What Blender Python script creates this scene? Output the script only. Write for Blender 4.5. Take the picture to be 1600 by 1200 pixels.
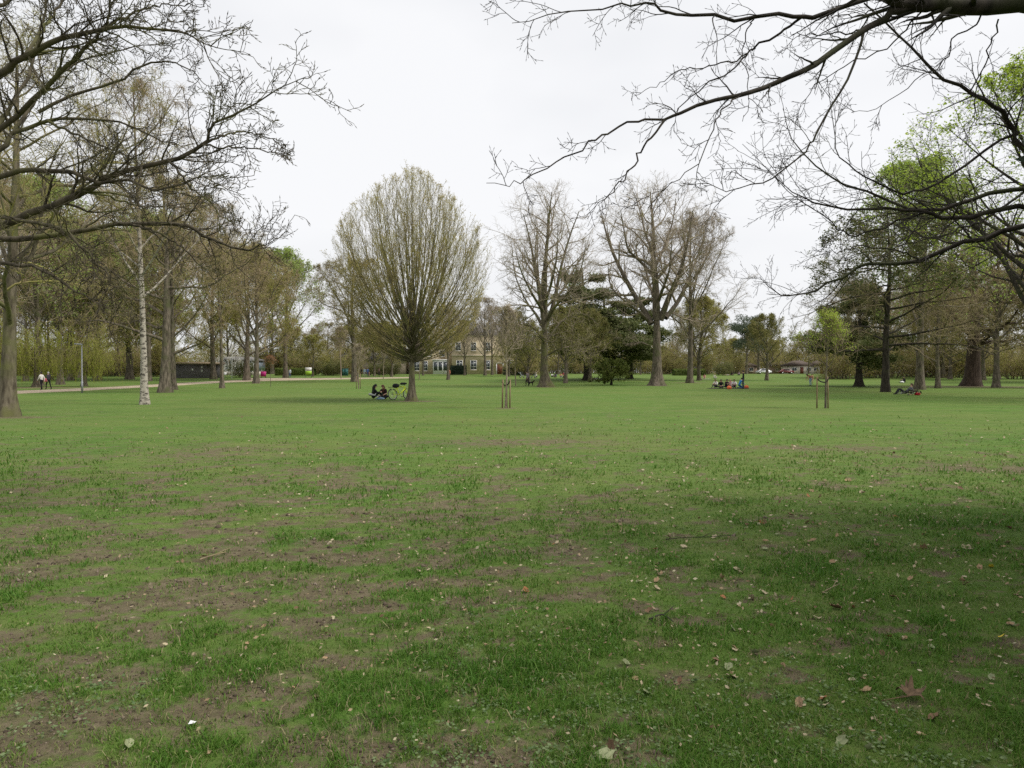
import bpy, math, random
import numpy as np
from mathutils import Vector, Matrix

for o in list(bpy.data.objects):
    bpy.data.objects.remove(o)
SC = bpy.context.scene
COL = SC.collection
F = 1109.0          # focal length in pixels of the 1600 x 1200 photograph
PITCH = math.atan(18 / F)
EYE = 1.6

# ------------------------------------------------------------------ camera
cam = bpy.data.cameras.new("camera")
cam.sensor_width = 36.0
cam.lens = 36.0 * F / 1600.0
cam.clip_start = 0.05
cam.clip_end = 6000.0
camo = bpy.data.objects.new("camera", cam)
COL.objects.link(camo)
camo.location = (0, 0, EYE)
camo.rotation_euler = (math.radians(90) - PITCH, 0, 0)
SC.camera = camo

# ------------------------------------------------------------------ sky and sun (bright overcast)
SUN_EL, SUN_AZ = 54.0, 103.0
w = bpy.data.worlds.new("World")
SC.world = w
w.use_nodes = True
wt = w.node_tree
wt.nodes.clear()
wo = wt.nodes.new("ShaderNodeOutputWorld")
bg = wt.nodes.new("ShaderNodeBackground")
sky = wt.nodes.new("ShaderNodeTexSky")
sky.sky_type = 'NISHITA'
sky.sun_disc = False
sky.sun_elevation = math.radians(SUN_EL)
sky.sun_rotation = math.radians(SUN_AZ)
sky.air_density = 1.0
sky.dust_density = 4.0
tc = wt.nodes.new("ShaderNodeTexCoord")
mp = wt.nodes.new("ShaderNodeMapping")
mp.inputs["Scale"].default_value = (1.0, 1.0, 2.2)
nz = wt.nodes.new("ShaderNodeTexNoise")
nz.inputs["Scale"].default_value = 1.7
nz.inputs["Detail"].default_value = 4.0
nz.inputs["Roughness"].default_value = 0.5
cr = wt.nodes.new("ShaderNodeValToRGB")          # cloud deck: soft light and slightly darker patches
cr.color_ramp.elements[0].position = 0.3
cr.color_ramp.elements[0].color = (7.5, 7.65, 7.95, 1)
cr.color_ramp.elements[1].position = 0.62
cr.color_ramp.elements[1].color = (9.1, 9.15, 9.3, 1)
mx = wt.nodes.new("ShaderNodeMix")
mx.data_type = 'RGBA'
mx.inputs["Factor"].default_value = 0.94
bg.inputs["Strength"].default_value = 0.074
wt.links.new(tc.outputs["Generated"], mp.inputs["Vector"])
wt.links.new(mp.outputs["Vector"], nz.inputs["Vector"])
wt.links.new(nz.outputs["Fac"], cr.inputs["Fac"])
wt.links.new(sky.outputs["Color"], mx.inputs["A"])
wt.links.new(cr.outputs["Color"], mx.inputs["B"])
wt.links.new(mx.outputs["Result"], bg.inputs["Color"])
wt.links.new(bg.outputs["Background"], wo.inputs["Surface"])

sd = bpy.data.lights.new("sun", 'SUN')
sd.energy = 2.3
sd.angle = math.radians(24)
sd.color = (1.0, 0.965, 0.91)
so = bpy.data.objects.new("sun", sd)
COL.objects.link(so)
_a, _e = math.radians(SUN_AZ), math.radians(SUN_EL)
sv = Vector((math.cos(_e) * math.sin(_a), math.cos(_e) * math.cos(_a), math.sin(_e)))
so.rotation_euler = sv.to_track_quat('Z', 'Y').to_euler()
so.location = (40, -30, 60)

SC.view_settings.view_transform = 'Standard'
SC.view_settings.look = 'None'
SC.view_settings.exposure = 0.56
SC.view_settings.gamma = 1.0
SC.view_settings.use_curve_mapping = False
SC.render.engine = 'CYCLES'
SC.cycles.max_bounces = 4
SC.cycles.diffuse_bounces = 3
SC.cycles.glossy_bounces = 2
SC.cycles.transmission_bounces = 3
SC.cycles.transparent_max_bounces = 6
SC.cycles.use_denoising = False

# ------------------------------------------------------------------ terrain and pixel helpers
def ss(a, b, x):
    t = np.clip((np.asarray(x, float) - a) / (b - a), 0, 1)
    return t * t * (3 - 2 * t)

def _hash(ix, iy, seed):
    n = (ix.astype(np.int64) * 374761393 + iy.astype(np.int64) * 668265263 + seed * 1442695041) & 0x7fffffff
    n = ((n ^ (n >> 13)) * 1274126177) & 0x7fffffff
    return ((n ^ (n >> 16)) & 0xffff) / 65535.0

def vnoise(x, y, seed=0):
    x = np.asarray(x, float); y = np.asarray(y, float)
    ix, iy = np.floor(x), np.floor(y)
    fx, fy = x - ix, y - iy
    fx = fx * fx * (3 - 2 * fx); fy = fy * fy * (3 - 2 * fy)
    ix = ix.astype(np.int64); iy = iy.astype(np.int64)
    a = _hash(ix, iy, seed); b = _hash(ix + 1, iy, seed); c = _hash(ix, iy + 1, seed); d = _hash(ix + 1, iy + 1, seed)
    return (a * (1 - fx) + b * fx) * (1 - fy) + (c * (1 - fx) + d * fx) * fy

def fbm(x, y, seed=0, oct=4, gain=0.5):
    s, a, t = 0, 1.0, 0
    for k in range(oct):
        s = s + a * vnoise(np.asarray(x) * 2 ** k + 17.3 * k, np.asarray(y) * 2 ** k - 9.1 * k, seed + k)
        t += a; a *= gain
    return s / t

def Hz(x, y):
    x = np.asarray(x, float); y = np.asarray(y, float)
    near = 1 - ss(24, 40, y)
    return 1.2 * ss(75, 180, y) + near * (0.05 * (fbm(x * .35, y * .35, 5, 3) - .5) + 0.022 * (fbm(x * 2.3, y * 2.3, 9, 3) - .5))

def ray(px, py):
    u = (600 - py) / F
    return np.array([(px - 800) / F, math.cos(PITCH) + u * math.sin(PITCH), u * math.cos(PITCH) - math.sin(PITCH)])

def P(px, py, Y):
    d = ray(px, py)
    return np.array([0, 0, EYE]) + d * (Y / d[1])

def G(px, py):
    """ground point seen at a pixel of the photograph"""
    lo, hi = 1.5, 900.0
    for _ in range(60):
        m = .5 * (lo + hi)
        p = P(px, py, m)
        if p[2] > Hz(p[0], p[1]): lo = m
        else: hi = m
    p = P(px, py, lo)
    p[2] = Hz(p[0], p[1])
    return p

def A(px, Y):
    """ground point at a column of the photograph and a depth"""
    x = (px - 800) / F * Y
    return np.array([x, Y, float(Hz(x, Y))])

# ------------------------------------------------------------------ materials
def mat(name):
    m = bpy.data.materials.new(name)
    m.use_nodes = True
    nt = m.node_tree
    b = nt.nodes["Principled BSDF"]
    b.inputs["Specular IOR Level"].default_value = 0.2
    return m, nt, b

def c4(c): return (c[0], c[1], c[2], 1.0)

def plain(name, col, rough=0.7, var=0.12, scale=6.0, metal=0.0, spec=0.3):
    m, nt, b = mat(name)
    n = nt.nodes.new("ShaderNodeTexNoise"); n.inputs["Scale"].default_value = scale; n.inputs["Detail"].default_value = 5
    t = nt.nodes.new("ShaderNodeTexCoord")
    r = nt.nodes.new("ShaderNodeValToRGB")
    r.color_ramp.elements[0].position = .3; r.color_ramp.elements[1].position = .7
    r.color_ramp.elements[0].color = c4([v * (1 - var) for v in col])
    r.color_ramp.elements[1].color = c4([min(1, v * (1 + var)) for v in col])
    nt.links.new(t.outputs["Object"], n.inputs["Vector"])
    nt.links.new(n.outputs["Fac"], r.inputs["Fac"])
    nt.links.new(r.outputs["Color"], b.inputs["Base Color"])
    b.inputs["Roughness"].default_value = rough
    b.inputs["Metallic"].default_value = metal
    b.inputs["Specular IOR Level"].default_value = spec
    return m

def bark(name, ca, cb, moss=None, mossamt=0.5, scale=9.0, stretch=0.25):
    m, nt, b = mat(name)
    t = nt.nodes.new("ShaderNodeTexCoord")
    mpp = nt.nodes.new("ShaderNodeMapping"); mpp.inputs["Scale"].default_value = (1, 1, stretch)
    n = nt.nodes.new("ShaderNodeTexNoise"); n.inputs["Scale"].default_value = scale; n.inputs["Detail"].default_value = 6
    r = nt.nodes.new("ShaderNodeValToRGB")
    r.color_ramp.elements[0].position = .36; r.color_ramp.elements[1].position = .64
    r.color_ramp.elements[0].color = c4(ca); r.color_ramp.elements[1].color = c4(cb)
    nt.links.new(t.outputs["Object"], mpp.inputs["Vector"]); nt.links.new(mpp.outputs["Vector"], n.inputs["Vector"])
    nt.links.new(n.outputs["Fac"], r.inputs["Fac"])
    out = r.outputs["Color"]
    if moss is not None:
        n2 = nt.nodes.new("ShaderNodeTexNoise"); n2.inputs["Scale"].default_value = 1.3; n2.inputs["Detail"].default_value = 5
        nt.links.new(t.outputs["Object"], n2.inputs["Vector"])
        r2 = nt.nodes.new("ShaderNodeValToRGB")
        r2.color_ramp.elements[0].position = .62 - .3 * mossamt; r2.color_ramp.elements[1].position = .78 - .3 * mossamt
        nt.links.new(n2.outputs["Fac"], r2.inputs["Fac"])
        mm = nt.nodes.new("ShaderNodeMix"); mm.data_type = 'RGBA'
        nt.links.new(r2.outputs["Color"], mm.inputs["Factor"])
        nt.links.new(out, mm.inputs["A"]); mm.inputs["B"].default_value = c4(moss)
        out = mm.outputs["Result"]
    nt.links.new(out, b.inputs["Base Color"])
    bp = nt.nodes.new("ShaderNodeBump"); bp.inputs["Strength"].default_value = .6; bp.inputs["Distance"].default_value = .03
    nt.links.new(n.outputs["Fac"], bp.inputs["Height"]); nt.links.new(bp.outputs["Normal"], b.inputs["Normal"])
    b.inputs["Roughness"].default_value = .9
    return m

def leafmat(name, cols, trans=0.35, rough=0.6):
    """leaf colour picked per leaf by the face attribute rnd"""
    m, nt, b = mat(name)
    at = nt.nodes.new("ShaderNodeAttribute"); at.attribute_name = "rnd"
    r = nt.nodes.new("ShaderNodeValToRGB")
    el = r.color_ramp.elements
    while len(el) < len(cols): el.new(0.5)
    for k, c in enumerate(cols):
        el[k].position = k / (len(cols) - 1); el[k].color = c4(c)
    nt.links.new(at.outputs["Fac"], r.inputs["Fac"])
    nt.links.new(r.outputs["Color"], b.inputs["Base Color"])
    b.inputs["Roughness"].default_value = rough
    if trans > 0:
        tr = nt.nodes.new("ShaderNodeBsdfTranslucent")
        ms = nt.nodes.new("ShaderNodeMixShader"); ms.inputs[0].default_value = trans
        nt.links.new(r.outputs["Color"], tr.inputs["Color"])
        nt.links.new(b.outputs[0], ms.inputs[1]); nt.links.new(tr.outputs[0], ms.inputs[2])
        nt.links.new(ms.outputs[0], nt.nodes["Material Output"].inputs["Surface"])
    return m

# ------------------------------------------------------------------ mesh helpers
def mesh_np(name, V, faces, mats, rnd=None, smooth=False, mi=None):
    """faces: list of int arrays (n, k); rnd: optional per-face float array in the order of the faces"""
    me = bpy.data.meshes.new(name)
    V = np.asarray(V, np.float32)
    me.vertices.add(len(V)); me.vertices.foreach_set("co", V.ravel())
    faces = [np.asarray(f, np.int32) for f in faces if len(f)]
    idx = np.concatenate([f.ravel() for f in faces])
    tot = np.concatenate([np.full(len(f), f.shape[1], np.int32) for f in faces])
    st = np.concatenate([[0], np.cumsum(tot)[:-1]]).astype(np.int32)
    me.loops.add(len(idx)); me.loops.foreach_set("vertex_index", idx)
    me.polygons.add(len(tot)); me.polygons.foreach_set("loop_start", st); me.polygons.foreach_set("loop_total", tot)
    if smooth: me.polygons.foreach_set("use_smooth", np.ones(len(tot), bool))
    if mi is not None: me.polygons.foreach_set("material_index", np.asarray(mi, np.int32))
    me.update(calc_edges=True)
    if rnd is not None:
        a = me.attributes.new("rnd", 'FLOAT', 'FACE'); a.data.foreach_set("value", np.asarray(rnd, np.float32))
    for m in (mats if isinstance(mats, (list, tuple)) else [mats]): me.materials.append(m)
    return me

def link(name, me, parent=None, loc=None, rotz=0.0, scale=None):
    o = bpy.data.objects.new(name, me)
    COL.objects.link(o)
    if parent is not None: o.parent = parent
    if loc is not None: o.location = [float(v) for v in loc]
    if rotz: o.rotation_euler = (0, 0, rotz)
    if scale is not None: o.scale = (scale,) * 3 if np.isscalar(scale) else scale
    return o

def tag(o, label=None, cat=None, group=None, kind=None):
    if label: o["label"] = label
    if cat: o["category"] = cat
    if group: o["group"] = group
    if kind: o["kind"] = kind
    return o

def root(name, label, cat, loc=(0, 0, 0), rotz=0.0, group=None, scale=1.0):
    o = bpy.data.objects.new(name, None)
    o.empty_display_size = .3
    COL.objects.link(o)
    o.location = [float(v) for v in loc]; o.rotation_euler = (0, 0, rotz); o.scale = (scale,) * 3
    return tag(o, label, cat, group)

def nrm(v):
    return v / np.maximum(np.linalg.norm(v, axis=-1, keepdims=True), 1e-9)

def tubes(Pn, R, K, off=0, lobe=None):
    """Pn (N,S,3), R (N,S) -> verts, quads"""
    N, S, _ = Pn.shape
    T = nrm(np.gradient(Pn, axis=1))
    ref = np.where(np.abs(T[:, :1, 2:3]) > .8, np.array([1., 0, 0]), np.array([0, 0, 1.]))
    ref = np.broadcast_to(ref, T.shape)
    U = nrm(ref - (ref * T).sum(-1, keepdims=True) * T)
    W = np.cross(T, U)
    a = np.arange(K) * 2 * np.pi / K
    rr = np.broadcast_to(R[:, :, None], (N, S, K))
    if lobe is not None: rr = rr * lobe
    V = Pn[:, :, None, :] + rr[..., None] * (np.cos(a)[:, None] * U[:, :, None, :] + np.sin(a)[:, None] * W[:, :, None, :])
    b = (np.arange(N) * S * K)[:, None, None] + (np.arange(S - 1) * K)[None, :, None]
    k = np.arange(K)[None, None, :]; k2 = (np.arange(K) + 1) % K
    q = np.stack([b + k, b + k2, b + K + k2, b + K + k], -1).reshape(-1, 4) + off
    return V.reshape(-1, 3), q

class Geo:
    def __init__(s): s.V = []; s.F = {}; s.R = {}; s.n = 0
    def add(s, V, f, r=None):
        V = np.asarray(V, float).reshape(-1, 3); f = np.asarray(f, int)
        k = f.shape[1]
        s.F.setdefault(k, []).append(f + s.n)
        s.R.setdefault(k, []).append(np.zeros(len(f)) if r is None else np.asarray(r, float))
        s.V.append(V); s.n += len(V)
        return s
    def tubes(s, Pn, R, K, lobe=None):
        V, q = tubes(Pn, R, K, 0, lobe)
        return s.add(V, q)
    def spikes(s, br, bend=True):
        """each branch as a three-sided needle that bends once"""
        Pn, R = br["P"], br["R"]
        N = len(Pn)
        a, m, e = Pn[:, 0], Pn[:, Pn.shape[1] // 2], Pn[:, -1]
        T = nrm(e - a)
        ref = np.where(np.abs(T[:, 2:3]) > .8, np.array([1., 0, 0]), np.array([0, 0, 1.]))
        U = nrm(np.cross(T, ref)); W = np.cross(T, U)
        ang = np.arange(3) * 2 * np.pi / 3
        o = np.cos(ang)[None, :, None] * U[:, None] + np.sin(ang)[None, :, None] * W[:, None]
        base = a[:, None] + o * R[:, 0][:, None, None]
        i = np.arange(N)[:, None] * 4; k = np.arange(3)[None]; k2 = (np.arange(3) + 1)[None] % 3
        V = np.concatenate([base, e[:, None]], 1).reshape(-1, 3)
        return s.add(V, np.stack([i + k, i + k2, i + 3 + 0 * k], -1).reshape(-1, 3))
    def tube(s, pts, r, K=8, cap=True):
        pts = np.asarray(pts, float)[None]; R = np.broadcast_to(np.asarray(r, float), pts.shape[1])[None]
        V, q = tubes(pts, R, K)
        s.add(V, q)
        if cap:
            n = len(V)
            s.F.setdefault(K, []).append(np.array([list(range(K - 1, -1, -1)), list(range(n - K, n))]) + s.n - n)
            s.R.setdefault(K, []).append(np.zeros(2))
        return s
    def box(s, c, d, rz=0.0, taper=1.0):
        x, y, z = [v / 2 for v in d]
        V = np.array([[-x, -y, -z], [x, -y, -z], [x, y, -z], [-x, y, -z], [-x * taper, -y * taper, z], [x * taper, -y * taper, z], [x * taper, y * taper, z], [-x * taper, y * taper, z]])
        if rz:
            cs, sn = math.cos(rz), math.sin(rz)
            V = V @ np.array([[cs, sn, 0], [-sn, cs, 0], [0, 0, 1]])
        return s.add(V + np.asarray(c, float), [[0, 3, 2, 1], [4, 5, 6, 7], [0, 1, 5, 4], [1, 2, 6, 5], [2, 3, 7, 6], [3, 0, 4, 7]])
    def ellipsoid(s, c, r, nu=12, nv=8, noise=0.0, seed=1):
        rg = np.random.default_rng(seed)
        u = np.arange(nu) * 2 * np.pi / nu; v = np.linspace(0, np.pi, nv + 1)[1:-1]
        ring = np.stack([np.outer(np.sin(v), np.cos(u)), np.outer(np.sin(v), np.sin(u)), np.outer(np.cos(v), np.ones(nu))], -1).reshape(-1, 3)
        V = np.concatenate([ring, [[0, 0, 1], [0, 0, -1]]])
        V = V * (1 + noise * (rg.random((len(V), 1)) - .5)) * np.asarray(r, float) + np.asarray(c, float)
        q = []; t = []
        for i in range(nv - 2):
            for j in range(nu): q.append([i * nu + j, (i + 1) * nu + j, (i + 1) * nu + (j + 1) % nu, i * nu + (j + 1) % nu])
        a, b = len(ring), len(ring) + 1
        for j in range(nu):
            t.append([a, j, (j + 1) % nu]); t.append([b, (nv - 2) * nu + (j + 1) % nu, (nv - 2) * nu + j])
        n0 = s.n
        s.add(V, q)
        s.F.setdefault(3, []).append(np.array(t) + n0); s.R.setdefault(3, []).append(np.zeros(len(t)))
        return s
    def prism(s, poly, z0, z1):
        poly = np.asarray(poly, float); n = len(poly)
        V = np.concatenate([np.c_[poly, np.full(n, z0)], np.c_[poly, np.full(n, z1)]])
        n0 = s.n
        s.add(V, [[i, (i + 1) % n, n + (i + 1) % n, n + i] for i in range(n)])
        s.F.setdefault(n, []).append(np.array([list(range(n - 1, -1, -1)), list(range(n, 2 * n))]) + n0); s.R.setdefault(n, []).append(np.zeros(2))
        return s
    def leaves(s, C, size, rg, flat=0.0, aspect=0.6, rnd=None, up=None):
        """diamond leaves at C with random directions; flat pulls the normals upright"""
        M = len(C)
        d = nrm(rg.normal(size=(M, 3)) * np.array([1, 1, 1 - flat]) + (0 if up is None else up))
        e = rg.normal(size=(M, 3)) * np.array([1, 1, 1 - flat])
        e = nrm(e - (e * d).sum(-1, keepdims=True) * d)
        L = (np.broadcast_to(size, M) * rg.uniform(.6, 1.3, M))[:, None]
        V = np.stack([C - d * L * .5, C + e * L * aspect * .5, C + d * L * .5, C - e * L * aspect * .5], 1).reshape(-1, 3)
        return s.add(V, np.arange(4 * M).reshape(M, 4), rg.random(M) if rnd is None else rnd)
    def mesh(s, name, mats, smooth=False):
        ks = list(s.F)
        return mesh_np(name, np.concatenate(s.V), [np.concatenate(s.F[k]) for k in ks], mats,
                       np.concatenate([np.concatenate(s.R[k]) for k in ks]), smooth)

# ------------------------------------------------------------------ tree growth
def sample(br, idx, t):
    Pn, R = br["P"], br["R"]
    S = Pn.shape[1] - 1
    f = np.clip(t, 0, .9999) * S; i = f.astype(int); f = (f - i)
    p0, p1 = Pn[idx, i], Pn[idx, i + 1]
    return p0 + (p1 - p0) * f[:, None], nrm(p1 - p0), R[idx, i] * (1 - f) + R[idx, i + 1] * f

def run(start, d, L, r0, r1, nseg, rg, wander=.15, trop=0.0, env=None, curve=None):
    N = len(start)
    Pn = np.zeros((N, nseg + 1, 3)); Pn[:, 0] = start
    tz = np.array([0, 0, 1.0])
    trop = np.broadcast_to(np.asarray(trop, float), N)
    for k in range(nseg):
        d = nrm(d + rg.normal(size=(N, 3)) * wander + tz * trop[:, None])
        Pn[:, k + 1] = Pn[:, k] + d * (L / nseg)[:, None]
    if env is not None:
        ins = env(Pn.reshape(-1, 3)).reshape(N, nseg + 1)
        ins[:, 0] = True
        n_in = np.cumprod(ins, 1).sum(1)
        sc = np.clip((n_in - .4) / nseg, .12, 1.0)
        Pn = Pn[:, :1] + (Pn - Pn[:, :1]) * sc[:, None, None]
        L = L * sc
    tt = np.linspace(0, 1, nseg + 1)[None]
    R = r0[:, None] * (1 - tt) + np.minimum(r1, r0)[:, None] * tt
    return {"P": Pn, "R": R, "L": L}

def children(br, n, rg, t0=.25, t1=1.0, ang=45, angv=12, ratio=.45, fall=.5, rr=.55, rmin=.006, nseg=4, wander=.15, trop=0.0, env=None, tippow=1.0, lmin=0.0, lmax=1e9):
    """n children on each branch of br; lengths are a share of the parent's, falling towards its tip"""
    N = len(br["P"])
    nn = np.full(N, n, int) if np.isscalar(n) else np.asarray(n, int)
    idx = np.repeat(np.arange(N), nn)
    if len(idx) == 0: return None
    kk = np.concatenate([np.arange(c) for c in nn])
    t = t0 + (t1 - t0) * ((kk + rg.random(len(idx))) / nn[idx]) ** tippow
    p, T, R = sample(br, idx, t)
    az = kk * 2.4 + rg.random(N)[idx] * 6.28 + rg.normal(size=len(idx)) * .5
    ref = np.where(np.abs(T[:, 2:3]) > .9, np.array([1., 0, 0]), np.array([0, 0, 1.]))
    U = nrm(np.cross(T, ref)); W = np.cross(T, U)
    a = np.radians(ang + rg.normal(size=len(idx)) * angv)[:, None]
    d = np.cos(a) * T + np.sin(a) * (np.cos(az)[:, None] * U + np.sin(az)[:, None] * W)
    L = np.maximum(br["L"][idx] * ratio * (1 - fall * t) * rg.uniform(.65, 1.3, len(idx)), lmin)
    L = np.minimum(L, lmax * rg.uniform(.7, 1.1, len(idx)))
    r0 = np.maximum(np.minimum(R * rr, R * .95), rmin)
    return run(p, d, L, r0, np.full(len(idx), rmin * .6), nseg, rg, wander, trop, env)

def envelope(zs, rs, wob=0.12, seed=3):
    zs, rs = np.asarray(zs, float), np.asarray(rs, float)
    def f(p):
        az = np.arctan2(p[:, 1], p[:, 0])
        k = 1 + wob * np.sin(az * 3 + seed) + wob * .7 * np.sin(az * 5 + p[:, 2] * .9 + seed * 2)
        r = np.interp(p[:, 2], zs, rs, left=0, right=0)
        return np.hypot(p[:, 0], p[:, 1]) < r * k
    return f

def points_on(brs, M, rg, tmin=.3):
    """M random points on a branch set"""
    i = rg.integers(0, len(brs["P"]), M)
    p, T, _ = sample(brs, i, rg.uniform(tmin, 1, M))
    return p, T

def spline(pts, n):
    pts = np.asarray(pts, float)
    q = np.concatenate([[2 * pts[0] - pts[1]], pts, [2 * pts[-1] - pts[-2]]])
    out = []
    m = len(pts) - 1
    for s in np.linspace(0, m, n):
        i = min(int(s), m - 1); t = s - i
        a, b, c, d = q[i], q[i + 1], q[i + 2], q[i + 3]
        out.append(.5 * (2 * b + (c - a) * t + (2 * a - 5 * b + 4 * c - d) * t * t + (3 * b - a - 3 * c + d) * t ** 3))
    return np.array(out)

def limb(pts, r0, r1, n=14):
    p = spline(pts, n)
    L = np.linalg.norm(np.diff(p, axis=0), axis=1).sum()
    return {"P": p[None], "R": np.linspace(r0, r1, n)[None], "L": np.array([L])}

def stack(bs):
    return {k: np.concatenate([b[k] for b in bs]) for k in ("P", "R", "L")}

def trunk_geo(g, pts, r0, r1, rg, flare=.9, lobes=5, n=16, K=16, fl_h=.6):
    p = spline(pts, n)
    h = p[:, 2] - p[0, 2]
    t = np.linspace(0, 1, n)
    # extra rings close to the ground so that the root flare reads
    t = np.concatenate([[0, .012, .03, .06], t[1:][t[1:] > .07]])
    p = spline(pts, 200)[(t * 199).astype(int)]
    h = np.linalg.norm(p - p[0], axis=1)
    R = r0 * (1 - t) + r1 * t + r0 * flare * np.exp(-h / fl_h)
    a = np.arange(K) * 2 * np.pi / K
    lob = 1 + .28 * np.exp(-h / (fl_h * 1.3))[:, None] * np.cos(lobes * a + rg.random() * 6)[None] + .05 * np.cos(3 * a + 2 * h[:, None]) 
    p[0, 2] -= .15
    g.tubes(p[None], R[None], K, lob[None])
    u = spline(pts, n)
    return {"P": u[None], "R": np.linspace(r0, r1, n)[None], "L": np.array([h[-1]])}

# ------------------------------------------------------------------ materials used by the plants
M_BARK = bark("bark_grey_brown", (.07, .058, .042), (.20, .165, .125), (.10, .10, .05), .4)
M_BARK_OLIVE = bark("bark_mossy_olive", (.065, .053, .036), (.17, .145, .10), (.125, .125, .05), .5)
M_BARK_DARK = bark("bark_dark_brown", (.022, .018, .014), (.06, .05, .038), (.05, .055, .025), .3)
M_BARK_RED = bark("bark_red_brown", (.04, .028, .02), (.09, .065, .048), None, 0, 7, .15)
M_TWIG = bark("twig_brown", (.17, .135, .085), (.32, .255, .16), (.26, .235, .085), .45, 5, .5)
M_TWIG_GREY = bark("twig_grey", (.20, .165, .12), (.35, .29, .215), (.28, .25, .12), .3, 5, .5)
M_TWIG_PURPLE = bark("twig_purple_brown", (.22, .165, .105), (.36, .275, .175), (.30, .265, .10), .45, 5, .5)
M_TWIG_OLIVE = bark("twig_olive", (.16, .135, .06), (.30, .25, .115), (.26, .24, .075), .6, 5, .5)
M_TWIG_DARK = bark("twig_dark", (.02, .018, .016), (.055, .047, .04), (.06, .06, .03), .35, 8, .5)
M_LEAF_FRESH = leafmat("leaf_fresh_green", [(.23, .33, .03), (.35, .46, .05), (.46, .55, .10)], .5)
M_LEAF_PALE = leafmat("leaf_pale_green", [(.24, .33, .07), (.37, .46, .13)], .5)
M_LEAF_BUD = leafmat("bud_olive_yellow", [(.33, .25, .075), (.44, .35, .11), (.50, .43, .15)], .45)
M_LEAF_BROWNBUD = leafmat("bud_olive_brown", [(.25, .20, .06), (.33, .30, .08), (.32, .36, .09)], .45)
M_LEAF_OLIVE = leafmat("leaf_olive", [(.10, .11, .03), (.18, .18, .05), (.27, .25, .075)], .35)
M_LEAF_CEDAR = leafmat("needles_dark_green", [(.075, .095, .032), (.125, .148, .05), (.19, .20, .075)], .25)
M_LEAF_PINE = leafmat("needles_blue_green", [(.075, .10, .065), (.13, .155, .10)], .2)
M_LEAF_DOME = leafmat("leaf_mid_green", [(.08, .11, .022), (.14, .175, .035), (.20, .23, .055)], .35)
M_LEAF_WILLOW = leafmat("leaf_willow", [(.27, .32, .035), (.40, .44, .07)], .5)
M_LEAF_DARK = leafmat("leaf_dark_glossy", [(.012, .022, .010), (.022, .04, .016), (.035, .06, .022)], .1, .35)
M_LEAF_HEDGE = leafmat("leaf_hedge", [(.012, .026, .012), (.025, .045, .018)], .1)
M_LEAF_SHRUB = leafmat("leaf_shrub", [(.07, .09, .025), (.13, .15, .045), (.19, .19, .065)], .3)
M_LEAF_COPPER = leafmat("leaf_copper", [(.20, .085, .04), (.30, .14, .06)], .3)
M_BLOSSOM = leafmat("blossom_white", [(.6, .6, .58), (.8, .8, .78)], .3)

KIND = {}

def kind(name, trunk, crown, foliage=None):
    KIND[name] = (trunk, crown, foliage)

def plant_tree(k, loc, label, name="bare_tree", rotz=0.0, scale=1.0, group=None, cat="tree"):
    t, c, f = KIND[k]
    r = root(name, label, cat, loc, rotz, group, scale)
    link("trunk", t, r)
    cr_ = link("crown", c, r)
    if f is not None: link("foliage", f, cr_)
    return r

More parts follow.
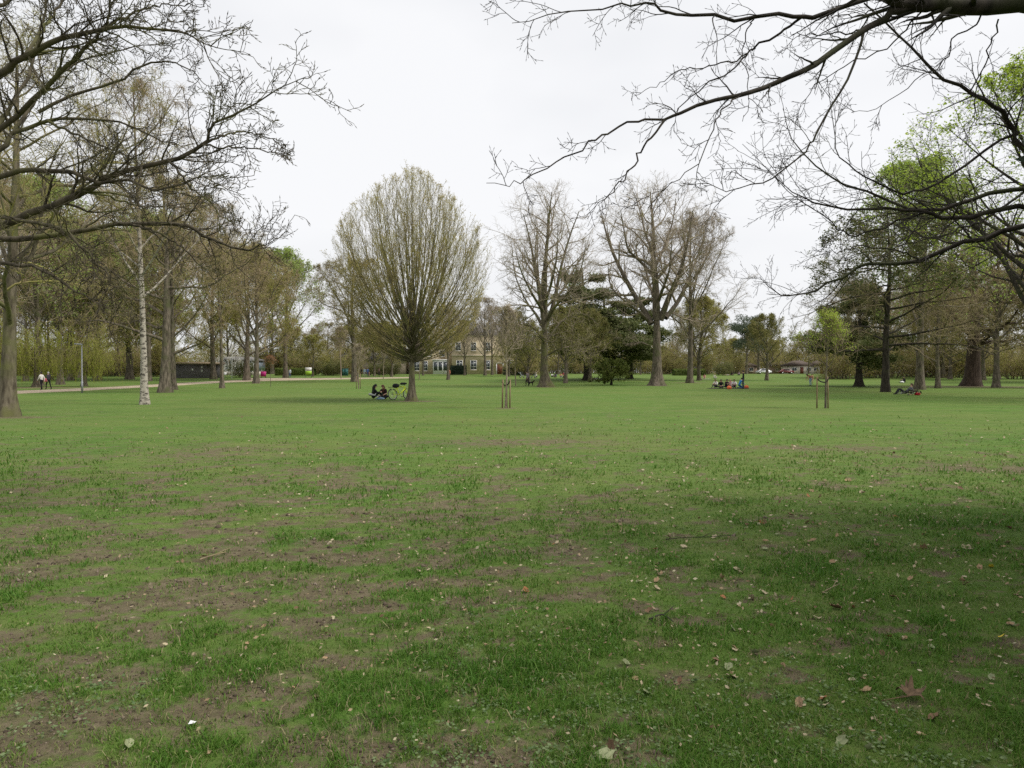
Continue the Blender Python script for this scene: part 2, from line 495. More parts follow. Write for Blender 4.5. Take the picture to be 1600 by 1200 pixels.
def bare_kind(name, H, R, seed, r0, clear=.25, n1=22, n2=9, n3=7, n4=5, twig=M_TWIG, brk=M_BARK, shape=None, up=.06, ang1=48, rmin=.011, leaf=None,
              nleaf=0, lsize=.1, lean=(0, 0), droop=0.0, trunk_top=.92, wander=.14, leafz=None, ratio1=.55, flare=.4, limbs=None, lflat=0.0, n5=0, r4=.55, tw=1.0, rtop=.12):
    """a tree of height H and crown radius R with trunk radius r0"""
    rg = np.random.default_rng(seed)
    gt, gc = Geo(), Geo()
    if shape is None:
        shape = ([clear * .7, clear, clear + .12, .5, .72, .88, 1.0], [.25, .55, .85, 1.0, .95, .62, .08])
    env = envelope(np.array(shape[0]) * H, np.array(shape[1]) * R, .12, seed)
    wb = H / 16
    tp = [(0, 0, 0), (lean[0] * .3 + rg.normal() * .1 * wb, lean[1] * .3, H * .3), (lean[0] * .7 + rg.normal() * .2 * wb, lean[1] * .7 + rg.normal() * .2 * wb, H * .62), (lean[0], lean[1], H * trunk_top)]
    if limbs is not None: tp = limbs[0]
    tr = trunk_geo(gt, tp, r0, r0 * rtop if limbs is None else limbs[1], rg, flare, 5, 18)
    if limbs is None:
        b1 = children(tr, n1, rg, clear / trunk_top, .98, ang1, 10, 1, 0, .5, rmin * 3, 8, wander * .8, up, None, 1.0)
        # aim the limbs at the crown's edge
        z = b1["P"][:, 0, 2]
        Lw = 1.25 * np.maximum(np.interp(np.clip(z + .12 * H, 0, H), np.array(shape[0]) * H, np.array(shape[1]) * R), .15 * R) / math.sin(math.radians(ang1)) * rg.uniform(.75, 1.15, len(z))
        d = nrm(b1["P"][:, 1] - b1["P"][:, 0])
        b1 = run(b1["P"][:, 0], d, Lw, np.minimum(b1["R"][:, 0], r0 * .42 * (1 - .55 * z / H)), np.full(len(z), rmin), 9, rg, wander * .8, up, env)
    else:
        b1 = limbs[2]
    gt.tubes(b1["P"], b1["R"], 6)
    b2 = children(b1, n2, rg, .18, 1.0, 45, 14, ratio1, .45, .55, rmin * 1.6, 6, wander * 1.2, up * .8, env, .9)
    gc.tubes(b2["P"], b2["R"], 4)
    b3 = children(b2, n3, rg, .15, 1.0, 45, 15, .5, .4, .6, rmin * 1.1, 3, wander * 1.4, up * .6 - droop, env, .9, .25)
    gc.tubes(b3["P"], b3["R"], 3)
    last = b3
    if n4:
        b4 = children(b3, n4, rg, .12, 1.0, 42, 15, r4, .3, .75, rmin * .8, 2 if not droop else 4, wander * 1.4, up * .4 - droop * 1.5, None, .9, .3 * tw)
        if droop: gc.tubes(b4["P"], b4["R"], 3)
        else: gc.spikes(b4)
        last = b4
    if n5:
        b5 = children(b4, n5, rg, .1, 1.0, 40, 15, .6, .2, .9, rmin * .62, 2, wander * 1.3, -droop * 2, None, .9, .26 * tw)
        gc.spikes(b5)
        last = b5
    fm = None
    if leaf is not None:
        gl = Geo()
        p, T = points_on(last, nleaf * (2 if leafz else 1), rg, .2)
        if leafz is not None:
            p = p[(p[:, 2] > leafz[0] * H) & (p[:, 2] < leafz[1] * H)][:nleaf]
        gl.leaves(p + rg.normal(size=p.shape) * lsize * .8, lsize, rg, lflat)
        fm = gl.mesh(name + "_foliage", leaf)
    kind(name, gt.mesh(name + "_trunk", brk, True), gc.mesh(name + "_crown", twig, True), fm)
    return env


def bush_kind(name, H, R, seed, twig, leaf, nleaf, lsize, stems=26, n2=8, n3=7, n4=7, rmin=.012):
    """a bush of many stems that is twiggy right down to the ground"""
    rg = np.random.default_rng(seed)
    gt, gc, gl = Geo(), Geo(), Geo()
    a = rg.random(stems) * 6.283; r = R * .55 * np.sqrt(rg.random(stems))
    st = np.stack([np.cos(a) * r, np.sin(a) * r, np.full(stems, -.1)], 1)
    d = nrm(np.stack([np.cos(a) * r * .9 / R, np.sin(a) * r * .9 / R, np.full(stems, 1.0)], 1) + rg.normal(size=(stems, 3)) * .18)
    b1 = run(st, d, H * rg.uniform(.6, 1.0, stems), np.full(stems, H * .009), np.full(stems, rmin), 7, rg, .12, .02)
    gt.tubes(b1["P"], b1["R"], 4)
    b2 = children(b1, n2, rg, .03, 1, 50, 14, .38, .3, .6, rmin, 4, .16, .05)
    gc.tubes(b2["P"], b2["R"], 3)
    b3 = children(b2, n3, rg, .1, 1, 46, 14, .5, .3, .7, rmin * .8, 2, .2, .03, None, .9, .3)
    gc.spikes(b3)
    b4 = children(b3, n4, rg, .1, 1, 44, 14, .6, .3, .8, rmin * .7, 2, .2, .02, None, .9, .25)
    b4["P"][..., 2] = np.maximum(b4["P"][..., 2], .03)
    gc.spikes(b4)
    p, T = points_on(b4, nleaf, rg, .1)
    gl.leaves(p + rg.normal(size=p.shape) * lsize * .6, lsize, rg, .2)
    kind(name, gt.mesh(name + "_stems", M_BARK, True), gc.mesh(name + "_crown", twig, True), gl.mesh(name + "_foliage", leaf))

# ================================================================== THE GROUND
def near_ellipse(x, y, px, py, rx, ry):
    c = G(px, py)
    return np.exp(-(((x - c[0]) / rx) ** 2 + ((y - c[1]) / ry) ** 2))

def soil_mask(x, y):
    """0 = turf, 1 = bare worn soil"""
    x = np.asarray(x, float); y = np.asarray(y, float)
    px = 800 + F * x / np.maximum(y, .5)
    n = fbm(x * 3.4 + .8 * y, y * 4.2 - .6 * x, 21, 5, .72)
    n = .5 + (n - .5) * 1.25
    n2 = fbm(x * .22, y * .3, 40, 3)
    left = 1 - ss(600, 1180, px)
    dist = 1 - ss(5.0, 17.0, y)
    cover = .06 + .42 * left * dist + .10 * (1 - ss(6, 24, y)) * left + .22 * (n2 - .5)
    th = .635 - .30 * cover
    m = ss(th - .17, th + .19, n)
    m = m * (1 - .55 * ss(9, 22, y)) * (1 - ss(26, 44, y))
    for e in ((470, 745, 1.3, 1.6), (335, 706, 1.6, 1.6), (890, 862, .5, .5), (1555, 732, 2.6, .9), (1290, 700, 2.5, .7), (700, 800, 1.2, 1.0), (120, 840, .8, .6), (800, 690, 3, 1.2)):
        m = np.maximum(m, .95 * near_ellipse(x, y, *e) * ss(.2, .55, n))
    for e in BARE:
        d = np.exp(-((((x - e[0]) / e[2]) ** 2 + ((y - e[1]) / e[3]) ** 2) ** 1.5))
        m = np.maximum(m, np.clip(d * 1.2, 0, 1))
    return np.clip(m, 0, 1)

def bare_spot(px, py, rx, ry, dx=0, dy=0):
    g = G(px, py)
    return (g[0] + dx, g[1] + dy, rx, ry)
BARE = [bare_spot(650, 627, 1.7, .9), bare_spot(14, 652, 1.3, .9), bare_spot(1027, 603, 1.8, 1.5), bare_spot(852, 605, 1.6, 1.2),
        bare_spot(1078, 598, 2.2, 2.0), bare_spot(1540, 604.5, 6.5, 3.0), bare_spot(1455, 604.5, 6, 2.0), bare_spot(1600, 605, 6, 2.5), bare_spot(30, 606, 7.0, 3.0), bare_spot(400, 599, 1.3, 1.3), bare_spot(791, 638, .6, .5)]

def axis(parts):
    out = [parts[0][0]]
    for a, b, n in parts: out += list(np.linspace(a, b, n + 1)[1:])
    return np.array(out)
gx = axis([(-1500, -300, 8), (-300, -60, 30), (-60, -14, 30), (-14, 14, 132), (14, 60, 30), (60, 300, 30), (300, 1500, 8)])
gy = axis([(-60, 0, 12), (0, 2.4, 12), (2.4, 9, 72), (9, 20, 46), (20, 50, 40), (50, 120, 40), (120, 220, 20), (220, 800, 15), (800, 3000, 5)])
X, Y = np.meshgrid(gx, gy)
Zg = Hz(X, Y)
V = np.stack([X, Y, Zg], -1).reshape(-1, 3)
nx_, ny_ = len(gx), len(gy)
i0 = (np.arange(ny_ - 1)[:, None] * nx_ + np.arange(nx_ - 1)[None]).reshape(-1)
Q = np.stack([i0, i0 + 1, i0 + 1 + nx_, i0 + nx_], -1)
sm = soil_mask(X.ravel(), Y.ravel())
V[:, 2] -= sm * .012 * (1 - ss(20, 30, V[:, 1]))

def ground_material():
    m, nt, b = mat("lawn_with_worn_soil")
    N = nt.nodes.new; Lk = nt.links.new
    geo = N("ShaderNodeNewGeometry")
    at = N("ShaderNodeAttribute"); at.attribute_name = "soil"
    def noise(scale, det=5, rough=.55, stretch=None):
        n = N("ShaderNodeTexNoise"); n.inputs["Scale"].default_value = scale; n.inputs["Detail"].default_value = det; n.inputs["Roughness"].default_value = rough
        if stretch:
            mpn = N("ShaderNodeMapping"); mpn.inputs["Scale"].default_value = stretch
            Lk(geo.outputs["Position"], mpn.inputs["Vector"]); Lk(mpn.outputs["Vector"], n.inputs["Vector"])
        else: Lk(geo.outputs["Position"], n.inputs["Vector"])
        return n.outputs["Fac"]
    def ramp(f, stops):
        r = N("ShaderNodeValToRGB"); el = r.color_ramp.elements
        while len(el) < len(stops): el.new(.5)
        for k, (p, c) in enumerate(stops): el[k].position = p; el[k].color = c4(c)
        Lk(f, r.inputs["Fac"]); return r.outputs["Color"]
    def mix(f, a, c):
        n = N("ShaderNodeMix"); n.data_type = 'RGBA'
        if isinstance(f, float): n.inputs["Factor"].default_value = f
        else: Lk(f, n.inputs["Factor"])
        for s_, v in (("A", a), ("B", c)):
            if isinstance(v, tuple): n.inputs[s_].default_value = c4(v)
            else: Lk(v, n.inputs[s_])
        return n.outputs["Result"]
    g1 = ramp(noise(1.1, 6, .6), [(.33, (.052, .130, .014)), (.5, (.078, .175, .022)), (.68, (.116, .205, .033))])
    g2 = ramp(noise(38, 6, .7), [(.35, (.052, .112, .015)), (.65, (.135, .225, .045))])
    turf = mix(.45, g1, g2)
    big = ramp(noise(.11, 4, .5, (1, .7, 1)), [(.38, (0, 0, 0)), (.62, (1, 1, 1))])
    turf = mix(big, turf, mix(.5, turf, (.14, .172, .045)))
    streak = ramp(noise(.55, 5, .6, (.5, 1.6, 1)), [(.42, (0, 0, 0)), (.66, (1, 1, 1))])
    turf = mix(streak, turf, mix(.34, turf, (.20, .185, .075)))
    dk = ramp(noise(.33, 5, .6, (.8, 1.3, 1)), [(.5, (0, 0, 0)), (.68, (1, 1, 1))])
    turf = mix(dk, turf, mix(.45, turf, (.045, .105, .018)))
    straw = ramp(noise(85, 4, .8), [(.50, (0, 0, 0)), (.66, (1, 1, 1))])
    turf = mix(straw, turf, mix(.25, turf, (.26, .22, .12)))
    mot = ramp(noise(4.5, 6, .7, (.7, 1.5, 1)), [(.40, (0, 0, 0)), (.62, (1, 1, 1))])
    turf = mix(mot, turf, mix(.42, turf, (.055, .10, .02)))
    mot2 = ramp(noise(1.9, 6, .7, (.6, 1.6, 1)), [(.52, (0, 0, 0)), (.68, (1, 1, 1))])
    turf = mix(mot2, turf, mix(.35, turf, (.21, .20, .085)))
    tiny = ramp(noise(140, 3, .7), [(.40, (0, 0, 0)), (.60, (1, 1, 1))])
    soilc = ramp(noise(7, 8, .7), [(.3, (.085, .066, .042)), (.5, (.165, .130, .084)), (.7, (.26, .21, .14))])
    soilc = mix(tiny, soilc, mix(.4, soilc, (.045, .034, .022)))
    thatch = ramp(noise(60, 4, .8), [(.46, (0, 0, 0)), (.60, (1, 1, 1))])
    soilc = mix(thatch, soilc, mix(.45, soilc, (.12, .135, .05)))
    # soil creeps in between the blades with a broken edge
    mth = N("ShaderNodeMath"); mth.operation = 'MULTIPLY_ADD'
    Lk(noise(7.5, 9, .78), mth.inputs[0]); mth.inputs[1].default_value = 3.4; mth.inputs[2].default_value = -1.72
    ad = N("ShaderNodeMath"); ad.operation = 'ADD'; Lk(mth.outputs[0], ad.inputs[0]); Lk(at.outputs["Fac"], ad.inputs[1])
    rr = ramp(ad.outputs[0], [(.25, (0, 0, 0)), (.80, (1, 1, 1))])
    col = mix(rr, turf, soilc)
    Lk(col, b.inputs["Base Color"])
    b.inputs["Roughness"].default_value = .95
    b.inputs["Specular IOR Level"].default_value = .1
    bp = N("ShaderNodeBump"); bp.inputs["Strength"].default_value = .8; bp.inputs["Distance"].default_value = .03
    Lk(noise(30, 6, .8), bp.inputs["Height"]); Lk(bp.outputs["Normal"], b.inputs["Normal"])
    return m
M_GROUND = ground_material()
me = mesh_np("lawn", V, [Q], M_GROUND, None, True)
a_ = me.attributes.new("soil", 'FLOAT', 'POINT'); a_.data.foreach_set("value", sm.astype(np.float32))
tag(link("lawn", me), "wide park lawn of short green grass with worn brown patches", "lawn", kind="structure")

# gravel path crossing the lawn on the left
def ribbon(pts, name, material, lift=.012):
    pts = np.asarray(pts, float)     # (n, 4): x0,y0,x1,y1 both edges
    n = 60
    a = spline(np.c_[pts[:, :2], np.zeros(len(pts))], n); b = spline(np.c_[pts[:, 2:], np.zeros(len(pts))], n)
    W = 5
    rows = np.stack([a + (b - a) * k / (W - 1) for k in range(W)], 1)
    rows[..., 2] = Hz(rows[..., 0], rows[..., 1]) + lift
    rg = np.random.default_rng(4)
    rows[:, 0, :2] += rg.normal(size=(n, 2)) * .06; rows[:, -1, :2] += rg.normal(size=(n, 2)) * .06
    skirt0 = rows[:, :1].copy(); skirt0[..., 2] -= .1
    skirt1 = rows[:, -1:].copy(); skirt1[..., 2] -= .1
    rows = np.concatenate([skirt0, rows, skirt1], 1); W += 2
    i = (np.arange(n - 1)[:, None] * W + np.arange(W - 1)[None]).reshape(-1)
    return mesh_np(name, rows.reshape(-1, 3), [np.stack([i, i + 1, i + 1 + W, i + W], -1)], material, None, True)
M_PATH = plain("path_sandy_gravel", (.36, .29, .21), .95, .18, 1.5)
def edge(p1, p2):
    a, b = G(*p1), G(*p2)
    return [a[0], a[1], b[0], b[1]]
pm = ribbon([edge((-240, 629), (-240, 621)), edge((0, 616.5), (0, 611.8)), edge((128, 610.5), (128, 606.5)), edge((240, 604.5), (240, 600.8)), edge((330, 599), (330, 595.8)), edge((405, 595.5), (405, 593))], "path", M_PATH)
tag(link("path", pm), "sandy gravel path curving across the lawn past the birch", "path", kind="structure")
pm = ribbon([edge((385, 596.2), (385, 591)), edge((440, 594.6), (440, 590.8)), edge((520, 593), (520, 590.6)), edge((640, 590.8), (640, 589.4))], "path_far", M_PATH, .02)
tag(link("path_by_building", pm), "pale gravel forecourt path running to the stone building", "path", kind="structure")

# ---------------------------------------------------------------- grass blades in front
def grass_blades(N, seed):
    rg = np.random.default_rng(seed)
    ypx = rg.uniform(638, 1240, N) ; px = rg.uniform(-40, 1640, N)
    y = EYE * F / (ypx - 582); x = (px - 800) / F * y
    s = soil_mask(x, y)
    lush = fbm(x * 1.6, y * 1.6, 77, 4)
    fine = fbm(x * 9, y * 9, 131, 4, .65)
    s = np.clip(s + 2.6 * (fine - .5) * (.25 + s) * (s > .02), 0, 1)
    keep = rg.random(N) > np.clip(s * 1.0, 0, .84)
    keep &= rg.random(N) < ss(632, 760, ypx) * (.45 + 1.1 * (lush - .25))
    x, y, s, lush = x[keep], y[keep], s[keep], lush[keep]
    n = len(x)
    z = Hz(x, y) - s * .012 - .004
    far = y / 4.0
    h = (.020 + .075 * np.clip(lush - .36, 0, .5) * (1 - .6 * s)) * rg.uniform(.5, 1.5, n) * (1 + .9 * (rg.random(n) < .06)) * (1 + .06 * far)
    wd = .0021 * rg.uniform(.7, 1.5, n) * np.maximum(far, .8)
    az = rg.uniform(0, 2 * np.pi, n)
    side = np.stack([np.cos(az), np.sin(az), np.zeros(n)], 1)
    la = rg.uniform(0, 2 * np.pi, n); ln = rg.uniform(.2, 1.1, n) + .8 * (rg.random(n) < .25)
    lean = np.stack([np.cos(la), np.sin(la), np.zeros(n)], 1) * ln[:, None]
    b = np.stack([x, y, z], 1)
    mid = b + (np.array([0, 0, 1.0]) * .6 + lean * .35) * h[:, None]
    tip = b + (np.array([0, 0, 1.0]) * np.clip(1.05 - .35 * ln, .25, 1)[:, None] + lean * .95) * h[:, None]
    wv = side * wd[:, None]
    VV = np.stack([b - wv, b + wv, mid + wv * .8, mid - wv * .8, tip], 1).reshape(-1, 3)
    i = np.arange(n) * 5
    q = np.stack([i, i + 1, i + 2, i + 3], -1); t = np.stack([i + 3, i + 2, i + 4], -1)
    c = np.clip(.10 + .95 * (1 - lush) * .68 + rg.normal(size=n) * .15 + .14 * s + .22 * ss(5, 18, y), 0, .82)
    dry = rg.random(n) < (.06 + .20 * s)
    c[dry] = rg.uniform(.84, 1, dry.sum())
    return VV, q, t, c
VV, q, t, c = grass_blades(300000, 5)
M_GRASS = leafmat("grass_blades", [(.045, .128, .010), (.066, .165, .016), (.105, .20, .026), (.155, .215, .045), (.34, .28, .16)], .3, .55)
tag(link("grass", mesh_np("grass", VV, [q, t], M_GRASS, np.r_[c, c])), "short grass blades covering the near lawn", "grass", kind="stuff")

# low broad-leaved weeds in the worn turf
rg = np.random.default_rng(31)
ypx = rg.uniform(800, 1235, 1500); pxx = rg.uniform(-20, 1620, 1500)
wy = EYE * F / (ypx - 582); wx = (pxx - 800) / F * wy
cl = fbm(wx * .9, wy * .9, 91, 3); k_ = cl > .53
wx, wy = wx[k_], wy[k_]
gw = Geo()
for i in range(len(wx)):
    m = rg.integers(5, 10)
    C = np.c_[wx[i] + rg.normal(size=m) * .03, wy[i] + rg.normal(size=m) * .03, np.zeros(m)]
    C[:, 2] = Hz(C[:, 0], C[:, 1]) + rg.uniform(.004, .022, m)
    gw.leaves(C, .019, rg, .75, .75)
M_WEED = leafmat("weed_leaves", [(.07, .12, .04), (.13, .19, .07), (.20, .25, .12)], .25)
tag(link("weeds", gw.mesh("weeds", M_WEED)), "small clover and daisy weeds among the worn turf", "weeds", kind="stuff")

# crumbs of soil on the worn patches
rg = np.random.default_rng(61)
yp = rg.uniform(800, 1235, 26000); xp = rg.uniform(-20, 1500, 26000)
cy = EYE * F / (yp - 582); cx = (xp - 800) / F * cy
k_ = rg.random(len(cx)) < soil_mask(cx, cy) ** 1.6 * .6
cx, cy = cx[k_][:6500], cy[k_][:6500]
n_ = len(cx)
sz = rg.gamma(2.0, .0028, n_).clip(.002, .02) * np.maximum(cy / 4, .8)
oc = np.array([[1, 0, 0], [0, 1, 0], [-1, 0, 0], [0, -1, 0], [0, 0, .7], [0, 0, -.7]])
VV = (oc[None] * (1 + .5 * (rg.random((n_, 6, 1)) - .5)) + rg.normal(size=(n_, 6, 3)) * .15) * sz[:, None, None] + np.stack([cx, cy, Hz(cx, cy) - .009], 1)[:, None]
i = np.arange(n_)[:, None, None] * 6
ft = np.array([[0, 1, 4], [1, 2, 4], [2, 3, 4], [3, 0, 4], [1, 0, 5], [2, 1, 5], [3, 2, 5], [0, 3, 5]])[None] + i
M_CRUMB = leafmat("soil_crumbs", [(.05, .037, .026), (.12, .092, .066), (.20, .16, .12)], 0, .95)
tag(link("soil_crumbs", mesh_np("soil_crumbs", VV.reshape(-1, 3), [ft.reshape(-1, 3)], M_CRUMB, np.repeat(rg.random(n_), 8))), "crumbs of bare soil and worm casts on the worn patches", "soil", kind="stuff")

# ================================================================== THE TREES
# ---- fastigiate hornbeam in the middle of the lawn
def hornbeam():
    rg = np.random.default_rng(12)
    gt, gc, gl = Geo(), Geo(), Geo()
    zs = [2.1, 2.5, 3.1, 4.2, 5.3, 6.8, 8.2, 9.3, 10.8, 11.9, 12.6, 13.1]
    rs = [.5, 1.5, 2.7, 3.75, 4.2, 4.6, 4.7, 4.3, 3.1, 1.85, .9, .15]
    env = envelope(zs, rs, .06, 1)
    tr = trunk_geo(gt, [(0, 0, 0), (.02, 0, 1.2), (.06, .02, 2.4), (.1, .03, 3.4), (.12, 0, 5.2)], .20, .07, rg, .7, 5, 14, 16, .35)
    n = 124
    t = (np.arange(n) + .5) / n
    z_end = 3.0 + 9.8 * t ** 1.12
    r_end = np.interp(z_end, zs, rs) * rg.uniform(.45, 1.0, n) ** .45
    az = np.arange(n) * 2.39996 + rg.normal(size=n) * .2
    e = np.stack([np.cos(az) * r_end, np.sin(az) * r_end, z_end], 1)
    zst = 2.15 + 2.6 * t ** 1.3 * rg.uniform(.6, 1.0, n)
    st = np.stack([.05 + 0 * az, 0 * az, zst], 1)
    out = np.stack([np.cos(az), np.sin(az), 0 * az], 1)
    c1 = st + out * (r_end * .48)[:, None] + np.array([0, 0, 1]) * ((z_end - zst) * .20)[:, None]
    c2 = st + out * (r_end * .86)[:, None] + np.array([0, 0, 1]) * ((z_end - zst) * .58)[:, None]
    tt = np.linspace(0, 1, 12)[None, :, None]
    Pn = (1 - tt) ** 3 * st[:, None] + 3 * (1 - tt) ** 2 * tt * c1[:, None] + 3 * (1 - tt) * tt ** 2 * c2[:, None] + tt ** 3 * e[:, None]
    Pn[:, 1:] += np.cumsum(rg.normal(size=(n, 11, 3)) * .022, 1)
    L = np.linalg.norm(np.diff(Pn, axis=1), axis=2).sum(1)
    b1 = {"P": Pn, "R": np.linspace(1, .12, 12)[None] * (.024 + .0042 * L)[:, None], "L": L}
    gt.tubes(b1["P"], b1["R"], 6)
    b2 = children(b1, 9, rg, .30, 1, 22, 7, .40, .35, .55, .008, 5, .06, .07, env, .85)
    gc.tubes(b2["P"], b2["R"], 3)
    b3 = children(b2, 6, rg, .15, 1, 25, 9, .5, .3, .6, .0062, 3, .09, .07, env, .9, .3)
    gc.tubes(b3["P"], b3["R"], 3)
    b4 = children(b3, 4, rg, .2, 1, 30, 12, .55, .3, .7, .0055, 2, .1, .05, None, .9, .2)
    gc.spikes(b4)
    p, T = points_on(b4, 38000, rg, .3)
    # buds have opened on the sunnier outer twigs, in patches
    rel = np.hypot(p[:, 0], p[:, 1]) / np.maximum(np.interp(p[:, 2], zs, rs), .3)
    pat = fbm(np.arctan2(p[:, 1], p[:, 0]) * 2.6 + 9, p[:, 2] * .55, 8, 3)
    k = (rg.random(len(p)) < np.clip(.22 + .8 * (rel - .55) + 2.2 * (pat - .5) + .05 * (p[:, 2] - 6), .05, 1))
    p = p[k]
    gl.leaves(p + rg.normal(size=p.shape) * .03, .06, rg, 0, .6, None, np.array([0, 0, .6]))
    kind("hornbeam", gt.mesh("hornbeam_trunk", M_BARK_OLIVE, True), gc.mesh("hornbeam_crown", M_TWIG_OLIVE, True), gl.mesh("hornbeam_foliage", M_LEAF_BUD))
hornbeam()
plant_tree("hornbeam", G(643, 626.5), "egg-shaped hornbeam with upswept branches, yellow bicycle leaning at its trunk", "hornbeam_tree", 0.7)

# ---- trees with limbs traced one by one: helper in the tree's own frame
def local(px, py, base, dY=0.0):
    Yb = base[1]
    q_ = P(px, py, Yb + dY)
    return q_ - base

def traced(base, spec, seed):
    """spec: list of (points [(px, py, depth offset)], r0, r1)"""
    out = []
    for pts, r0, r1 in spec:
        out.append(limb([local(a, b, base, c) for a, b, c in pts], r0, r1, 12))
    return stack(out)

b1027 = G(1027, 602.5)
lim = traced(b1027, [
    ([(1018, 506, 0), (1003, 480, .8), (985, 450, 1.5), (962, 405, 2.0), (949, 370, 2.2), (940, 335, 2.4)], .42, .06),
    ([(1026, 500, 0), (1024, 440, -.3), (1021, 400, -.4), (1020, 350, -.2), (1016, 300, 0)], .5, .06),
    ([(1032, 500, 0), (1045, 465, -1), (1062, 425, -2), (1074, 380, -3), (1082, 330, -3.4)], .4, .06),
    ([(1040, 497, 0), (1060, 470, 1.2), (1074, 440, 2.6), (1090, 400, 3.6), (1104, 360, 4.2)], .34, .05),
    ([(1020, 430, 0), (1000, 408, -1), (982, 390, -2.2), (976, 365, -3.0), (970, 330, -3)], .22, .04),
    ([(1012, 500, 0), (998, 487, -2), (976, 470, -4), (955, 448, -5), (950, 415, -5.5)], .24, .04),
    ([(1036, 495, 0), (1050, 488, 2), (1075, 500, 4), (1100, 502, 5), (1120, 490, 6)], .2, .04),
    ([(1022, 420, 0), (1036, 390, 2), (1050, 350, 3), (1056, 310, 3.6)], .2, .04),
    ([(1023, 400, 0), (1010, 370, 2), (1000, 330, 3.4), (990, 300, 4)], .18, .04),
    ([(1025, 470, 0), (1015, 445, 3), (1008, 415, 5), (1004, 375, 6)], .22, .04),
    ([(1029, 470, 0), (1036, 450, -3), (1046, 420, -5), (1050, 370, -6)], .22, .04),
    ([(1014, 540, 0), (1000, 535, -1), (985, 540, -2), (970, 532, -3)], .12, .03),
], 3)
tr_pts = [(0, 0, 0), tuple(local(1026.5, 560, b1027)), tuple(local(1026, 495, b1027)), tuple(local(1023, 420, b1027)), tuple(local(1018, 330, b1027))]
bare_kind("plane1027", 25.5, 8.6, 71, .68, .2, n2=16, n3=8, n4=10, n5=0, twig=M_TWIG_GREY, brk=M_BARK, up=.015, rmin=.0105, limbs=(tr_pts, .03, lim), flare=.75,
          shape=([.2, .3, .45, .6, .78, .9, 1.0], [.7, .9, 1.0, 1.0, .95, .8, .4]), wander=.17, ratio1=.56)
plant_tree("plane1027", b1027, "tallest bare tree with a thick grey trunk forking into heavy limbs", "bare_tree")

b852 = G(852, 604.5)
lim = traced(b852, [
    ([(851, 520, 0), (846, 480, -.5), (838, 430, -1), (829, 380, -1.4), (818, 335, -1.8)], .26, .04),
    ([(853, 510, 0), (866, 470, .6), (876, 420, 1.2), (890, 370, 1.6), (905, 330, 2)], .26, .04),
    ([(851, 500, 0), (850, 440, .2), (855, 380, .2), (858, 340, 0), (862, 300, 0)], .3, .04),
    ([(850, 515, 0), (838, 492, 1.5), (822, 470, 3), (805, 430, 3.8), (800, 385, 4)], .2, .03),
    ([(855, 500, 0), (868, 478, -2), (890, 455, -3), (908, 420, -4), (915, 380, -4.4)], .2, .03),
    ([(850, 530, 0), (830, 510, -1), (810, 508, -2), (796, 512, -3)], .15, .03),
    ([(856, 530, 0), (880, 500, 1), (905, 490, 2), (925, 500, 3)], .16, .03),
    ([(851, 470, 0), (842, 440, 3), (836, 400, 4), (840, 350, 4.4)], .18, .03),
    ([(853, 470, 0), (862, 440, -3), (870, 400, -4.4), (872, 350, -5)], .18, .03),
    ([(851, 490, 0), (832, 460, -3), (815, 425, -4.4), (806, 395, -5)], .17, .03),
    ([(853, 480, 0), (882, 450, 3), (900, 415, 4.4), (920, 385, 5)], .17, .03),
    ([(850, 550, 0), (835, 545, 1), (818, 548, 2), (805, 555, 3)], .1, .02),
    ([(856, 555, 0), (875, 545, -1), (900, 545, -2), (930, 555, -3)], .1, .02),
    ([(852, 535, 0), (860, 525, 2), (880, 530, 4), (905, 540, 5)], .12, .02),
    ([(852, 535, 0), (840, 525, -2), (830, 530, -4), (815, 540, -5)], .12, .02),
], 4)
tr_pts = [(0, 0, 0), tuple(local(850, 560, b852)), tuple(local(852, 500, b852)), tuple(local(853, 420, b852)), tuple(local(856, 330, b852))]
bare_kind("lime852", 22.8, 6.6, 72, .50, .2, n2=15, n3=8, n4=10, n5=0, twig=M_TWIG_GREY, brk=M_BARK_OLIVE, up=.02, rmin=.010, limbs=(tr_pts, .03, lim), flare=.9,
          shape=([.1, .2, .35, .55, .78, .9, 1.0], [.8, .95, 1.0, 1.0, .95, .8, .4]), wander=.17, ratio1=.56, leaf=M_LEAF_OLIVE, nleaf=9000, lsize=.17, leafz=(.08, .42))
plant_tree("lime852", b852, "tall bare tree whose lower boughs carry olive leaves, flared mossy trunk", "lime_tree")

# ---- kinds that are planted more than once
bare_kind("ash", 20, 6.2, 81, .33, .22, n1=22, n2=8, n3=6, n4=10, n5=1, twig=M_TWIG_GREY, up=.07, rmin=.013, leaf=M_LEAF_PALE, nleaf=15000, lsize=.24, lflat=.4)
bare_kind("oak", 17, 7.4, 82, .38, .22, n1=18, n2=9, n3=7, n4=10, n5=1, twig=M_TWIG, up=.03, ang1=58, wander=.26, rmin=.014, leaf=M_LEAF_BROWNBUD, nleaf=9000, lsize=.10)
bare_kind("beech", 16, 5.6, 83, .29, .2, n1=22, n2=8, n3=6, n4=10, n5=1, twig=M_TWIG_PURPLE, up=.09, ang1=46, rmin=.013, leaf=M_LEAF_BROWNBUD, nleaf=5000, lsize=.10)
bare_kind("budded", 14, 5.2, 84, .30, .16, n1=22, n2=9, n3=7, n4=9, n5=1, twig=M_TWIG_OLIVE, up=.06, ang1=52, rmin=.014, leaf=M_LEAF_BROWNBUD, nleaf=19000, lsize=.17)
bare_kind("rounded", 9.0, 3.9, 85, .20, .15, n1=22, n2=8, n3=6, n4=8, n5=0, tw=.6, twig=M_TWIG_OLIVE, up=.08, ang1=50, rmin=.012, leaf=M_LEAF_OLIVE, nleaf=9000, lsize=.12,
          shape=([.12, .22, .4, .6, .8, .93, 1.0], [.5, .9, 1.0, .95, .72, .4, .05]))
